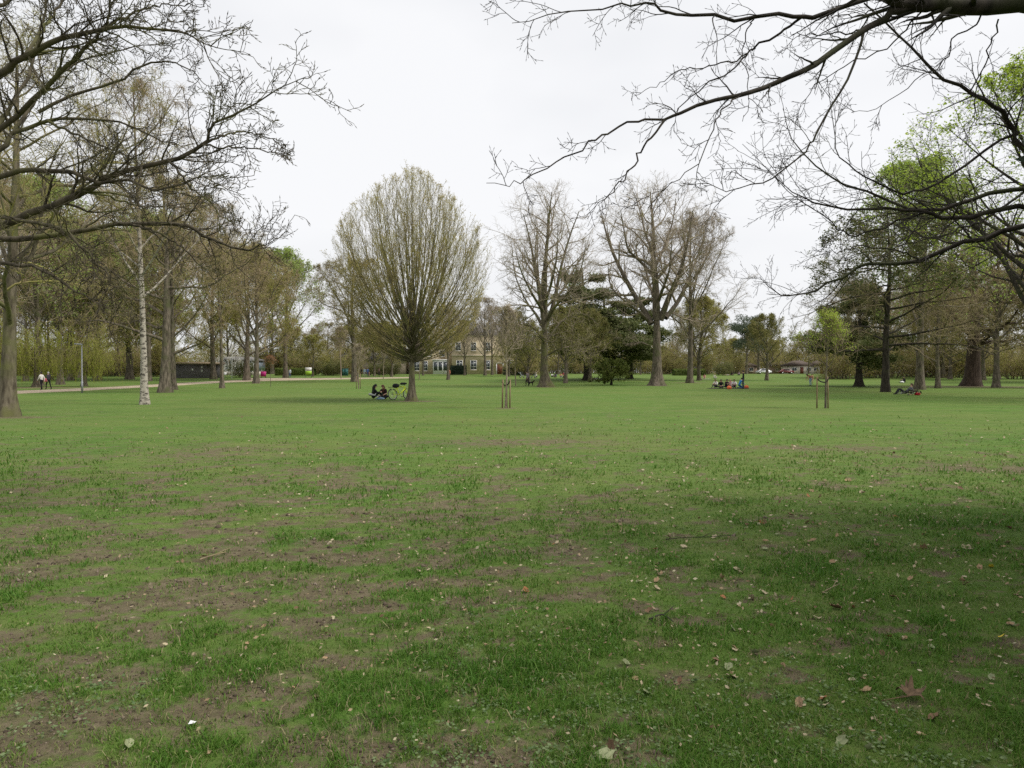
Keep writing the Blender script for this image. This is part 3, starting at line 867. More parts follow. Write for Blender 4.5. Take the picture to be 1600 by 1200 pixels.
KIND["green"] = KIND["ash"]; KIND["ash"] = KIND["ash"][:2] + (None,)
bare_kind("birch", 17.5, 4.6, 87, .17, .3, n1=22, n2=7, n3=5, n4=4, n5=2, twig=M_TWIG_PURPLE, brk=M_BARK, up=.03, ang1=42, rmin=.0085, droop=.16, wander=.12, flare=.5, lean=(-.6, .3),
          shape=([.18, .3, .45, .6, .75, .9, 1.0], [.7, 1.0, 1.0, .9, .7, .4, .05]), r4=.9)

bush_kind("thicket", 6.5, 4.2, 120, M_TWIG_PURPLE, M_LEAF_BROWNBUD, 9000, .17)
bush_kind("shrub", 3.2, 2.8, 121, M_TWIG_OLIVE, M_LEAF_SHRUB, 7000, .14, 22, 7, 6, 4, .009)

# white bark with black marks for the birches
def birch_bark():
    m, nt, b = mat("bark_birch_white")
    t = nt.nodes.new("ShaderNodeTexCoord"); N = nt.nodes.new
    mp_ = N("ShaderNodeMapping"); mp_.inputs["Scale"].default_value = (2.2, 2.2, 5)
    n = N("ShaderNodeTexNoise"); n.inputs["Scale"].default_value = 2.1; n.inputs["Detail"].default_value = 8; n.inputs["Roughness"].default_value = .75
    r = N("ShaderNodeValToRGB"); r.color_ramp.elements[0].position = .50; r.color_ramp.elements[1].position = .56
    r.color_ramp.elements[0].color = (.40, .36, .30, 1); r.color_ramp.elements[1].color = (.065, .055, .045, 1)
    nt.links.new(t.outputs["Object"], mp_.inputs["Vector"]); nt.links.new(mp_.outputs["Vector"], n.inputs["Vector"]); nt.links.new(n.outputs["Fac"], r.inputs["Fac"])
    sp = N("ShaderNodeSeparateXYZ"); nt.links.new(t.outputs["Object"], sp.inputs[0])
    mr = N("ShaderNodeMapRange"); mr.inputs["From Min"].default_value = 7.5; mr.inputs["From Max"].default_value = 10.5
    nt.links.new(sp.outputs["Z"], mr.inputs["Value"])
    mx_ = N("ShaderNodeMix"); mx_.data_type = 'RGBA'; nt.links.new(mr.outputs[0], mx_.inputs["Factor"]); nt.links.new(r.outputs["Color"], mx_.inputs["A"])
    mx_.inputs["B"].default_value = (.16, .13, .10, 1)
    nt.links.new(mx_.outputs["Result"], b.inputs["Base Color"]); b.inputs["Roughness"].default_value = .8
    return m
M_BIRCH = birch_bark()
_bt = KIND["birch"][0].copy(); _bt.name = "weeping_trunk"
KIND["weeping"] = (_bt, KIND["birch"][1], None)
KIND["birch"][0].materials[0] = M_BIRCH

# ---- horizontal-boughed tree right of the lawn (bare below, fresh leaves above)
bare_kind("layered", 16, 7.4, 88, .31, .2, n1=34, n2=10, n3=6, n4=6, twig=M_TWIG, brk=M_BARK_DARK, up=.0, ang1=78, rmin=.011, wander=.13, leaf=M_LEAF_CEDAR, nleaf=15000, lsize=.2, leafz=(.5, 1.0), lflat=.6, flare=.2,
          shape=([.12, .22, .35, .55, .75, .9, 1.0], [.6, .95, 1.0, .95, .8, .55, .25]))
plant_tree("layered", G(1384, 612.5), "straight dark-trunked tree with level boughs, left of the lying bicycle", "layered_tree", 1.0)

# ---- leafy tree at the right edge
bare_kind("maple", 19, 9.0, 89, .45, .12, n1=30, n2=10, n3=7, n4=4, twig=M_BARK_DARK, brk=M_BARK_DARK, up=.05, ang1=52, rmin=.010, leaf=M_LEAF_FRESH, nleaf=21000, lsize=.16, lflat=.5, leafz=(.12, 1.0))
plant_tree("green", A(1437, 66), "pale green leafing tree rising behind the level-boughed one", "leafing_tree", .5, 1.1)
plant_tree("maple", A(1632, 44), "spreading tree with fresh lime-green leaves at the far right edge", "leafy_tree", 2.1, 1.12)

# ---- wide old trunk at right
bare_kind("redwood", 22, 7.5, 90, .85, .2, n1=30, n2=7, n3=6, n4=6, twig=M_TWIG, brk=M_BARK_RED, up=-.01, ang1=75, rmin=.014, wander=.15, leaf=M_LEAF_OLIVE, nleaf=9000, lsize=.16, flare=.35, leafz=(.1, .8))
plant_tree("redwood", G(1519, 603.5), "broad red-brown trunk standing on bare earth at the wood's edge", "bare_tree", .4)

# ---- left side
bare_kind("tree12", 15, 6.6, 91, .26, .2, n1=24, n2=8, n3=6, n4=6, n5=2, tw=.7, twig=M_TWIG_OLIVE, brk=M_BARK_OLIVE, up=.03, ang1=62, rmin=.0075, wander=.22, flare=.7, lean=(.3, .4), leaf=M_LEAF_BROWNBUD, nleaf=7000, lsize=.05)
plant_tree("tree12", G(12, 650), "bare tree with an upright mossy trunk at the left edge", "bare_tree", .3)
plant_tree("birch", G(226, 632), "silver birch with a white and black flecked trunk", "birch_tree", 0.0)
plant_tree("weeping", A(347, 72), "weeping bare birch between the shed and the forked trunk", "birch_tree", 2.0, 1.12)
plant_tree("weeping", A(-40, 48), "weeping bare birch hanging over the two walkers", "birch_tree", 4.0, 1.15)
plant_tree("oak", G(257, 613.5), "thick grey trunk beside a slimmer one, right of the birch", "oak_tree", .5, 1.05)
plant_tree("beech", G(270, 609), "slim trunk close behind the thick grey one near the birch", "beech_tree", 1.9, 1.0)
plant_tree("beech", G(334, 592.5), "bare tree standing just right of the dark grey shed", "beech_tree", .2, 1.55)
plant_tree("beech", G(400, 599), "dark forked trunk with brownish crown where the path ends", "beech_tree", 3.0, 1.2)
plant_tree("green", A(446, 128), "pale green leafing tree rising behind the forked trunk", "leafing_tree", 1.0, 1.2)
plant_tree("oak", G(554, 596.5), "spreading gnarled bare tree left behind the hornbeam", "oak_tree", 2.4, 1.12)
plant_tree("ash", G(700, 593.5), "slender tree in front of the stone building, person beside it", "ash_tree", .9, .66)
plant_tree("ash", A(758, 150), "tall pale trunk rising in front of the stone building's corner", "ash_tree", 2.9, .86)
plant_tree("ash", A(769, 158), "thin pale tree next to the tall one before the stone building", "ash_tree", 4.4, .8)
plant_tree("ash", G(1078, 598.5), "second bare tree with a swollen mossy base, right of the tallest", "ash_tree", 5.2, 1.22)
plant_tree("budded", A(1092, 112), "olive twiggy tree filling in behind the swollen-based tree", "budded_tree", 1.2, .95)
plant_tree("rounded", G(1198, 594.5), "round-headed young tree standing alone on the far lawn", "rounded_tree", .4, 1.18)
plant_tree("beech", G(94, 601), "broad olive trunk just right of the two walkers", "beech_tree", 2.2, 1.25)
plant_tree("oak", G(40, 595.5), "dark trunk at the wood's edge left of the walkers", "oak_tree", 1.1, 1.0)

plant_tree("rounded", A(884, 97), "olive-leaved small tree just right of the mossy flared trunk", "rounded_tree", 1.4, 1.18)
plant_tree("rounded", A(826, 102), "olive-leaved small tree just left of the mossy flared trunk", "rounded_tree", 3.4, .95)
plant_tree("rounded", A(922, 104), "olive-leaved small tree in front of the dark cedar", "rounded_tree", 5.0, 1.2)
plant_tree("budded", A(612, 138), "olive twiggy tree behind the seated pair", "budded_tree", 4.0, .72)
plant_tree("budded", A(585, 146), "olive twiggy tree over the low stone wing", "budded_tree", 5.0, .78)

# ---- cedars
def cedar(name, H, R, seed, tiers, leaf, lean=(0, 0), size=.32, per=620, z0=.2, twisty=.1, brk=M_BARK_DARK, rt=.03):
    rg = np.random.default_rng(seed)
    gt, gc, gl = Geo(), Geo(), Geo()
    tr = trunk_geo(gt, [(0, 0, 0), (lean[0] * .25, lean[1] * .25, H * .3), (lean[0] * .6, lean[1] * .6, H * .6), (lean[0], lean[1], H * .95)], H * rt, H * .008, rg, .7, 5, 14)
    n = tiers
    t = z0 + (1 - z0) * ((np.arange(n) + rg.random(n)) / n)
    p, T, r = sample(tr, np.zeros(n, int), t * .99)
    az = np.arange(n) * 2.4 + rg.normal(size=n) * .4
    L = R * np.interp(t, [z0, .4, .6, .8, 1], [.9, 1, .85, .6, .25]) * rg.uniform(.6, 1.1, n)
    d = nrm(np.stack([np.cos(az), np.sin(az), rg.uniform(.1, .5, n)], 1))
    b1 = run(p, d, L, np.minimum(r * .6, .16), np.full(n, .02), 6, rg, twisty, -.06)
    gt.tubes(b1["P"], b1["R"], 5)
    b2 = children(b1, 7, rg, .3, 1, 50, 12, .42, .4, .5, .015, 4, .15, -.02)
    b2["P"][..., 2] = b2["P"][:, :1, 2] + (b2["P"][..., 2] - b2["P"][:, :1, 2]) * .35
    gc.tubes(b2["P"], b2["R"], 3)
    for k in range(len(b2["P"])):
        e = b2["P"][k, 2:].mean(0); Lk = b2["L"][k]
        m = int(per * Lk / R * 1.9)
        C = e + rg.normal(size=(m, 3)) * np.array([Lk * .46, Lk * .46, .20 + .05 * Lk])
        gl.leaves(C, size, rg, .55, .35)
    kind(name, gt.mesh(name + "_trunk", brk, True), gc.mesh(name + "_crown", M_TWIG_DARK, True), gl.mesh(name + "_foliage", leaf))
cedar("cedar", 16, 7.0, 101, 26, M_LEAF_CEDAR, (-1, 0), .46)
def pine():
    rg = np.random.default_rng(102)
    gt, gc, gl = Geo(), Geo(), Geo()
    tr = trunk_geo(gt, [(0, 0, 0), (.1, 0, 4), (.3, .1, 8), (.4, 0, 13)], .27, .08, rg, .4, 5, 12)
    b1 = children(tr, 22, rg, .45, 1, 58, 12, .36, .2, .5, .03, 5, .15, .05)
    gt.tubes(b1["P"], b1["R"], 5)
    b2 = children(b1, 5, rg, .3, 1, 45, 12, .5, .3, .6, .015, 3, .15, .05)
    gc.tubes(b2["P"], b2["R"], 3)
    for e in b1["P"][:, -1]:
        q = nrm(rg.normal(size=(420, 3))) * (rg.random((420, 1)) ** .4) * np.array([2.0, 2.0, 1.15]) * rg.uniform(.75, 1.15)
        gl.leaves(e + q, .42, rg, .2, .4)
    kind("pine", gt.mesh("pine_trunk", M_BARK, True), gc.mesh("pine_crown", M_TWIG_DARK, True), gl.mesh("pine_foliage", M_LEAF_PINE))
pine()
plant_tree("cedar", A(918, 112), "dark cedar with flat tiers between the two tall bare trees", "cedar_tree", .6, 1.12)
plant_tree("cedar", A(984, 122), "lower dark cedar leaning behind the green dome-shaped tree", "cedar_tree", 2.9, .92)
plant_tree("pine", A(1166, 190), "blue-green pine showing above the round-headed tree", "pine_tree", .2, 1.02)
plant_tree("pine", A(1186, 205), "second blue-green pine beside the first on the skyline", "pine_tree", 2.2, .98)
plant_tree("cedar", A(1342, 80), "dark flat-topped cedar behind the level-boughed tree", "cedar_tree", 4.2, .76)
plant_tree("cedar", A(948, 118), "broad dark cedar filling the gap behind the dome-shaped tree", "cedar_tree", 5.2, 1.0)

# ---- small dense dome tree
def dome():
    rg = np.random.default_rng(9)
    gt, gc, gl = Geo(), Geo(), Geo()
    tr = trunk_geo(gt, [(0, 0, 0), (.03, 0, .6), (0, 0, 1.2), (.05, 0, 2.6)], .15, .03, rg, .3, 5, 10, 12, .3)
    env = envelope([.5, .9, 1.4, 2.0, 2.7, 3.2, 3.5], [2.6, 3.0, 2.9, 2.5, 1.8, 1.0, .2], .1, 4)
    b1 = children(tr, 34, rg, .35, 1, 70, 10, 1.35, .35, .5, .02, 6, .14, .02, env)
    gt.tubes(b1["P"], b1["R"], 5)
    b2 = children(b1, 9, rg, .2, 1, 48, 12, .45, .4, .6, .01, 4, .2, -.03, env, .9, .3)
    b3 = children(b2, 7, rg, .2, 1, 48, 12, .5, .4, .6, .008, 3, .2, -.05, env, .9, .2)
    gc.tubes(b2["P"], b2["R"], 3); gc.spikes(b3)
    p, T = points_on(b3, 11000, rg, .2)
    gl.leaves(p + rg.normal(size=p.shape) * .07, .19, rg, .3, .5)
    kind("dome", gt.mesh("dome_trunk", M_BARK_DARK, True), gc.mesh("dome_crown", M_TWIG_OLIVE, True), gl.mesh("dome_foliage", M_LEAF_DOME))
dome()
plant_tree("dome", G(955, 601.5), "low green dome-shaped tree with skirts close to the grass", "dome_tree", 0, 1.0)

# ---- willows behind the walkers
def willow():
    rg = np.random.default_rng(19)
    gt, gc, gl = Geo(), Geo(), Geo()
    tr = trunk_geo(gt, [(0, 0, 0), (.1, 0, 1.5), (0, .1, 4), (.2, 0, 7)], .32, .1, rg, .6, 5, 12)
    b1 = children(tr, 18, rg, .4, 1, 55, 12, .6, .2, .5, .04, 7, .12, .06)
    gt.tubes(b1["P"], b1["R"], 5)
    b2 = children(b1, 12, rg, .3, 1, 50, 14, .5, .3, .5, .012, 10, .06, -.34)
    b2 = run(b2["P"][:, 0], nrm(b2["P"][:, 1] - b2["P"][:, 0]), np.clip(b2["P"][:, 0, 2] - .9, .5, 4.6) * rg.uniform(.55, 1, len(b2["P"])), b2["R"][:, 0], np.full(len(b2["P"]), .006), 10, rg, .05, -.38)
    gc.tubes(b2["P"], b2["R"], 3)
    b3 = children(b2, 4, rg, .1, .8, 30, 10, .7, .3, .6, .006, 4, .05, -.5)
    gc.tubes(b3["P"], b3["R"], 3)
    p, T = points_on(b3, 15000, rg, .05)
    gl.leaves(p + rg.normal(size=p.shape) * .03, .16, rg, 0, .3, None, np.array([0, 0, -1.5]))
    kind("willow", gt.mesh("willow_trunk", M_BARK, True), gc.mesh("willow_crown", M_TWIG_OLIVE, True), gl.mesh("willow_foliage", M_LEAF_WILLOW))
willow()
plant_tree("willow", A(131, 80), "yellow-green weeping willow hanging behind the lamp post", "willow_tree", 0, .8)
plant_tree("willow", A(56, 78), "yellow-green weeping willow behind the two walkers", "willow_tree", 2, .78)
plant_tree("willow", A(2, 74), "yellow-green weeping willow at the left edge of the view", "willow_tree", 4, .9)

# ---- young staked trees
def sapling(name, H, seed, leaf, nleaf, R=.8, clear=.5, twig=M_TWIG, r0=.036, lsize=.06):
    bare_kind(name, H, R, seed, r0, clear, n1=18, n2=6, n3=4, n4=2, twig=twig, brk=M_BARK, up=.12, ang1=38, rmin=.009, rtop=.45, leaf=leaf, nleaf=nleaf, lsize=lsize, flare=.0, trunk_top=.96,
              shape=([clear * .9, clear + .06, .7, .85, 1.0], [.3, .9, 1.0, .7, .1]))
sapling("sapling_bare", 4.6, 201, M_LEAF_BUD, 500, 1.1, .4, M_TWIG_GREY, .045, .04)
KIND["sapling_bare"][0].materials[0] = M_TWIG_GREY
sapling("sapling_green", 4.4, 202, M_LEAF_FRESH, 2600, 1.15, .42, M_TWIG, .045, .07)
sapling("sapling_copper", 3.2, 203, M_LEAF_COPPER, 900, 1.3, .6, M_TWIG, .028, .11)
M_STAKE = bark("stake_wood", (.17, .12, .07), (.28, .21, .13), None, 0, 20, .1)
M_TIE = plain("rubber_tie", (.018, .018, .018), .8)

def stakes(loc, offs, h, label, tie=None):
    g0 = root("tree_stake_set", label, "stakes", loc)
    for k, (dx, dy) in enumerate(offs):
        g = Geo()
        lx, ly = random.Random(k + int(loc[0] * 9)).uniform(-.03, .03), .01
        g.tube([(dx, dy, -.2), (dx + lx * .4, dy, h * .5), (dx + lx, dy + ly, h)], [.034, .033, .031], 8)
        link("stake", g.mesh("stake", M_STAKE, False), g0)
    if tie:
        g = Geo()
        (ax, ay), (bx, by) = offs[0], offs[-1]
        sag = [(ax, ay, h - .1), ((ax * .6), ay * .6, h - .22), (0, 0.04, h - .26), (bx * .6, by * .6, h - .2), (bx, by, h - .06)]
        g.tube(spline(sag, 12), .028, 6)
        link("tie_strap", g.mesh("tie_strap", M_TIE), g0)
    return g0
s1 = G(790, 637.5)
plant_tree("sapling_bare", s1, "thin leafless sapling held by three stakes on the open lawn", "sapling", 0.4)
stakes(s1, [(-.15, -.05), (.06, .12), (.19, -.06)], 1.28, "three pale stakes around the leafless sapling", True)
s2 = G(1290, 638)
plant_tree("sapling_green", s2, "young tree with fresh green head between two stakes", "sapling", 1.0, .98)
stakes(s2, [(-.39, .0), (.12, .02)], 1.42, "two dark stakes and a strap beside the green young tree", True)
s3 = G(560, 607.5)
plant_tree("sapling_bare", s3, "leafless sapling in stakes left of the seated pair", "sapling", 2.0, .95)
stakes(s3, [(-.2, 0), (.2, 0), (0, .2)], 1.5, "short stakes around the sapling left of the seated pair", True)
plant_tree("sapling_copper", G(423, 604.5), "sapling with copper-coloured young leaves near the path end", "sapling", .5, 1.0)
plant_tree("sapling_bare", G(806, 602.5), "leafless sapling behind the three-staked one", "sapling", 3.0, 1.5)
plant_tree("sapling_bare", G(655, 592.5), "pale leafless sapling just right of the hornbeam trunk, far lawn", "sapling", 1.0, 1.5)
plant_tree("sapling_bare", G(599, 592), "pale leafless sapling behind the seated pair", "sapling", 1.5, 1.5)
plant_tree("sapling_bare", G(533, 591.5), "slender pale sapling by the forecourt path", "sapling", 4.5, 2.0)

# ---- the wooded edge all round the lawn (alike trees share a label)
def belt(spec, label, name, group, seed):
    rg = np.random.default_rng(seed)
    nth = ["leftmost"] + [w_ + " from the left" for w_ in "second third fourth fifth sixth seventh eighth ninth tenth eleventh twelfth thirteenth fourteenth fifteenth sixteenth seventeenth eighteenth nineteenth twentieth".split()]
    spec = sorted(spec)
    for i, (px, Yd, k, sc) in enumerate(spec):
        lab = label if len(spec) > 20 else label + ", " + nth[i]
        plant_tree(k, A(px, Yd), lab, name, rg.random() * 6.28, sc * rg.uniform(.92, 1.08), group)
rgb = np.random.default_rng(555)
def row(p0, p1, step, y0, y1, kinds, s0, s1):
    out = []
    x = p0
    clear = ((262, 345, 128), (338, 402, 156), (440, 500, 150), (655, 800, 180))
    while x < p1:
        out.append((x + rgb.uniform(-.35, .35) * step, rgb.uniform(y0, y1), kinds[rgb.integers(len(kinds))], rgb.uniform(s0, s1)))
        x += step
    return [e for e in out if not any(a < e[0] < b and e[1] < c for a, b, c in clear)]
belt([(661, 150, "ash", .55), (726, 152, "ash", .6), (795, 140, "budded", .6)], "thin leafing tree screening the stone house", "screening_tree", "trees screening the stone house", 61)
belt(row(-150, 300, 34, 125, 165, ["thicket"], .9, 1.2), "leafless thicket under the wood behind the hedge", "thicket_bush", "thicket behind the hedge", 21)
belt(row(420, 620, 26, 150, 185, ["thicket", "shrub"], .8, 1.1), "brushy bush behind the forecourt path", "thicket_bush", "bushes behind the forecourt", 22)
belt(row(770, 1160, 24, 150, 200, ["thicket", "thicket", "shrub"], .8, 1.15), "brushy bush at the far edge beyond the picnickers", "thicket_bush", "bushes beyond the picnickers", 23)
belt(row(1150, 1330, 30, 215, 245, ["thicket", "thicket"], .8, 1.1), "brushy bush behind the far houses", "thicket_bush", "bushes behind the far houses", 24)
belt(row(1310, 1800, 26, 120, 165, ["thicket"], .9, 1.3), "leafless thicket deep in the right wood", "thicket_bush", "thicket in the right wood", 25)
belt(row(-260, 1900, 46, 238, 262, ["thicket"], 1.7, 2.2), "tall brushwood closing the view at the far edge of the park", "brushwood", "brushwood at the far edge", 26)
belt([(-70, 60, "ash", 1.15), (60, 84, "green", 1.2), (152, 112, "budded", 1.7), (203, 118, "budded", 1.75), (385, 112, "budded", 1.45), (-20, 78, "beech", 1.4), (232, 108, "green", 1.35), (110, 112, "green", 1.4)], "tall bare tree towering behind the birch and walkers", "woodland_tree", "tall trees behind the birch", 30)
belt(row(-160, 350, 56, 108, 150, ["beech", "budded", "oak", "budded", "green"], .95, 1.2), "bare tree in the wood behind the path and hedge", "woodland_tree", "wood behind the path", 1)
belt(row(-130, 420, 60, 170, 210, ["beech", "budded", "ash"], 1.2, 1.5), "far bare tree deep in the wood behind the shed", "woodland_tree", "deep wood behind the shed", 2)
belt(row(430, 600, 27, 160, 200, ["budded", "beech", "oak"], .72, .95), "bare tree behind the sign board and forecourt", "woodland_tree", "trees behind the forecourt", 3)
belt(row(590, 800, 38, 195, 230, ["budded", "ash", "beech"], .85, 1.05), "bare tree rising behind the stone building", "woodland_tree", "trees behind the stone building", 4)
belt(row(790, 1150, 26, 145, 215, ["budded", "beech", "oak", "rounded"], .75, 1.0), "bare tree in the distant belt beyond the picnickers", "woodland_tree", "distant belt beyond the picnickers", 5)
belt(row(1140, 1320, 24, 195, 240, ["rounded", "budded", "beech"], .72, .85), "small distant tree along the far houses", "woodland_tree", "trees along the far houses", 6)
belt(row(1320, 1480, 26, 120, 170, ["beech", "budded", "ash", "oak"], .9, 1.15), "bare tree in the shady wood behind the lying bicycle", "woodland_tree", "wood behind the lying bicycle", 7)
belt(row(1440, 1800, 42, 92, 150, ["beech", "budded", "oak", "budded"], .9, 1.25), "bare tree in the dark wood at the right", "woodland_tree", "dark wood at the right", 8)
belt(row(1470, 1760, 85, 66, 84, ["beech", "ash"], .8, 1.05), "slim tree at the near edge of the right wood", "woodland_tree", "near edge of the right wood", 9)

# ================================================================== NEAR BRANCHES OVERHEAD
def over_tree(name, label, base, trunk_pts, tr0, limbs, seed, mats, n=(9, 6, 4, 0), rmin=.0032, bud=.012, ratios=(.34, .5, .5), ang=46, up=.02, wander=.2, lmax=1.5, t0=.2, wf=1.0):
    rg = np.random.default_rng(seed)
    base = np.asarray(base, float)
    gt, gc, gl = Geo(), Geo(), Geo()
    tr = trunk_geo(gt, [np.asarray(p_) for p_ in trunk_pts], tr0, tr0 * .35, rg, .7, 5, 14)
    bs = []
    for pts, w0, w1 in limbs:
        pp = [P(a, b, c) - base for a, b, c in pts]
        d0, d1 = pts[0][2], pts[-1][2]
        bs.append(limb(pp, wf * w0 / 2 * d0 / F, max(wf * w1 / 2 * d1 / F, rmin), 22))
    b1 = stack(bs)
    # slight knees along the limbs
    b1["P"][:, 2:-1] += rg.normal(size=b1["P"][:, 2:-1].shape) * .012
    gt.tubes(b1["P"], b1["R"], 9)
    n1 = np.maximum(3, (b1["L"] * n[0]).astype(int))
    b2 = children(b1, n1, rg, t0, 1.0, ang, 14, ratios[0], .45, .45, rmin * 1.5, 9, wander * .75, up, None, .9, .22, lmax)
    gc.tubes(b2["P"], b2["R"], 5)
    b3 = children(b2, n[1], rg, .15, 1.0, 46, 16, ratios[1], .45, .6, rmin * 1.15, 5, wander, up, None, .9, .1)
    gc.tubes(b3["P"], b3["R"], 3)
    b4 = children(b3, n[2], rg, .15, 1.0, 48, 16, ratios[2], .4, .7, rmin, 3, wander * 1.2, up, None, .9, .06)
    gc.tubes(b4["P"], b4["R"], 3)
    # buds: a small spindle at the end of every twig
    for b_, s_ in ((b3, 1.2), (b4, 1.0)):
        e = b_["P"][:, -1]; d = nrm(e - b_["P"][:, -2])
        seg = np.stack([e, e + d * bud * .9 * s_, e + d * bud * 2.2 * s_, e + d * bud * 3.2 * s_], 1)
        rad = np.broadcast_to(np.array([rmin * .6, bud * .42 * s_, bud * .34 * s_, .0005]), seg.shape[:2])
        gc.tubes(seg[:, ::1][:, [0, 1, 3]], rad[:, [0, 1, 3]], 3)
    r = root(name, label, "tree", base)
    link("trunk", gt.mesh(name + "_trunk", mats[0], True), r)
    cr_ = link("crown", gc.mesh(name + "_crown", mats[1], True), r)
    return r

M_BARK_MAG = bark("bark_dark_mossy", (.04, .034, .023), (.10, .085, .055), (.11, .11, .04), .35)
bl = np.array([-9.3, 9.6, 0.0]); bl[2] = Hz(bl[0], bl[1])
left = [
    ([(-270, 440, 9.6), (-120, 395, 9.4), (0, 354, 9.2), (57, 332, 9.0), (135, 300, 8.8), (175, 273, 8.7), (263, 250, 8.6), (320, 223, 8.5), (331, 196, 8.5), (398, 162, 8.4), (478, 120, 8.3)], 20, 1.2),
    ([(320, 223, 8.5), (350, 212, 8.7), (380, 206, 8.9), (420, 214, 9.0), (450, 226, 9.1)], 5, 1),
    ([(318, 226, 8.5), (345, 230, 8.3), (385, 231, 8.2), (415, 236, 8.0), (440, 242, 7.9)], 4.5, 1),
    ([(-270, 420, 9.6), (-130, 385, 10.0), (0, 373, 10.2), (67, 371, 10.2), (152, 358, 10.3), (253, 349, 10.2), (304, 358, 10.0), (324, 373, 10), (385, 393, 9.8), (405, 384, 9.8), (418, 381, 9.8)], 17, 1.5),
    ([(-260, 300, 9.6), (-120, 190, 9.0), (0, 118, 8.4), (34, 93, 8.2), (88, 64, 8.1), (152, 51, 8.0), (219, 42, 7.9), (287, 51, 7.8), (331, 73, 7.8)], 18, 1.5),
    ([(-260, 380, 9.6), (-120, 310, 9.9), (0, 236, 10.2), (20, 209, 10.3), (74, 189, 10.4), (111, 186, 10.5), (182, 189, 10.7), (243, 216, 10.9), (290, 232, 11.0)], 15, 1.4),
    ([(-250, 330, 9.6), (-100, 265, 9.0), (0, 202, 8.6), (84, 125, 8.3), (128, 78, 8.2), (162, 45, 8.1), (175, -20, 8.0)], 14, 3),
    ([(-260, 360, 9.6), (-120, 305, 9.2), (0, 277, 8.9), (51, 265, 8.8), (101, 268, 8.7), (148, 282, 8.6), (202, 283, 8.5), (250, 297, 8.4), (304, 280, 8.3), (351, 273, 8.2)], 14, 1.3),
    ([(60, 175, 10.3), (100, 155, 10.4), (185, 125, 10.5), (243, 96, 10.6), (290, 105, 10.7), (320, 132, 10.8)], 8, 1.3),
    ([(-200, 360, 9.6), (-80, 340, 9.0), (0, 339, 8.6), (80, 352, 8.3), (115, 372, 8.1), (150, 410, 8.0), (185, 440, 7.9), (205, 465, 7.9)], 10, 1.3),
    ([(205, 351, 10.2), (243, 362, 10.0), (277, 381, 9.9), (304, 405, 9.8), (337, 438, 9.7)], 6, 1.2),
    ([(263, 250, 8.6), (290, 285, 8.4), (320, 310, 8.2), (350, 340, 8.1), (378, 348, 8)], 5, 1.1),
    ([(-220, 250, 9.6), (-120, 110, 10), (-20, 20, 10.6), (60, -30, 11)], 16, 6),
    ([(34, 93, 8.2), (70, 40, 8.6), (100, 0, 8.9), (120, -40, 9.2)], 8, 3),
    ([(152, 51, 8.0), (210, 20, 8.2), (262, 8, 8.4), (320, 10, 8.5)], 6, 1.3),
    ([(-230, 430, 9.6), (-120, 430, 9.0), (-20, 410, 8.5), (60, 420, 8.2), (120, 455, 8), (160, 478, 7.9)], 12, 1.4),
    ([(20, 209, 10.3), (60, 150, 10.8), (110, 105, 11.2), (190, 78, 11.5), (270, 66, 11.8)], 8, 1.3),
    ([(-120, 305, 9.2), (-30, 230, 9.8), (40, 130, 10.4), (60, 60, 10.8), (75, -10, 11)], 10, 4),
    ([(135, 300, 8.8), (180, 310, 9.4), (230, 322, 9.9), (290, 318, 10.3), (335, 322, 10.6)], 6, 1.2),
    ([(74, 189, 10.4), (130, 215, 10.2), (190, 240, 9.8), (240, 270, 9.6)], 6, 1.2),
]
over_tree("magnolia_tree", "near bare tree whose mossy budding boughs reach in from the left", bl,
          [(0, 0, 0), (.1, 0, 1.2), (.05, 0, 2.4), (.1, .05, 3.6), (.3, 0, 5.6), (.6, 0, 8)], .26, left, 41, (M_BARK_MAG, M_BARK_MAG), (5.0, 5, 3), .0036, .0125, (.14, .5, .5), 48, .03, .22, 1.05, .3, .72)

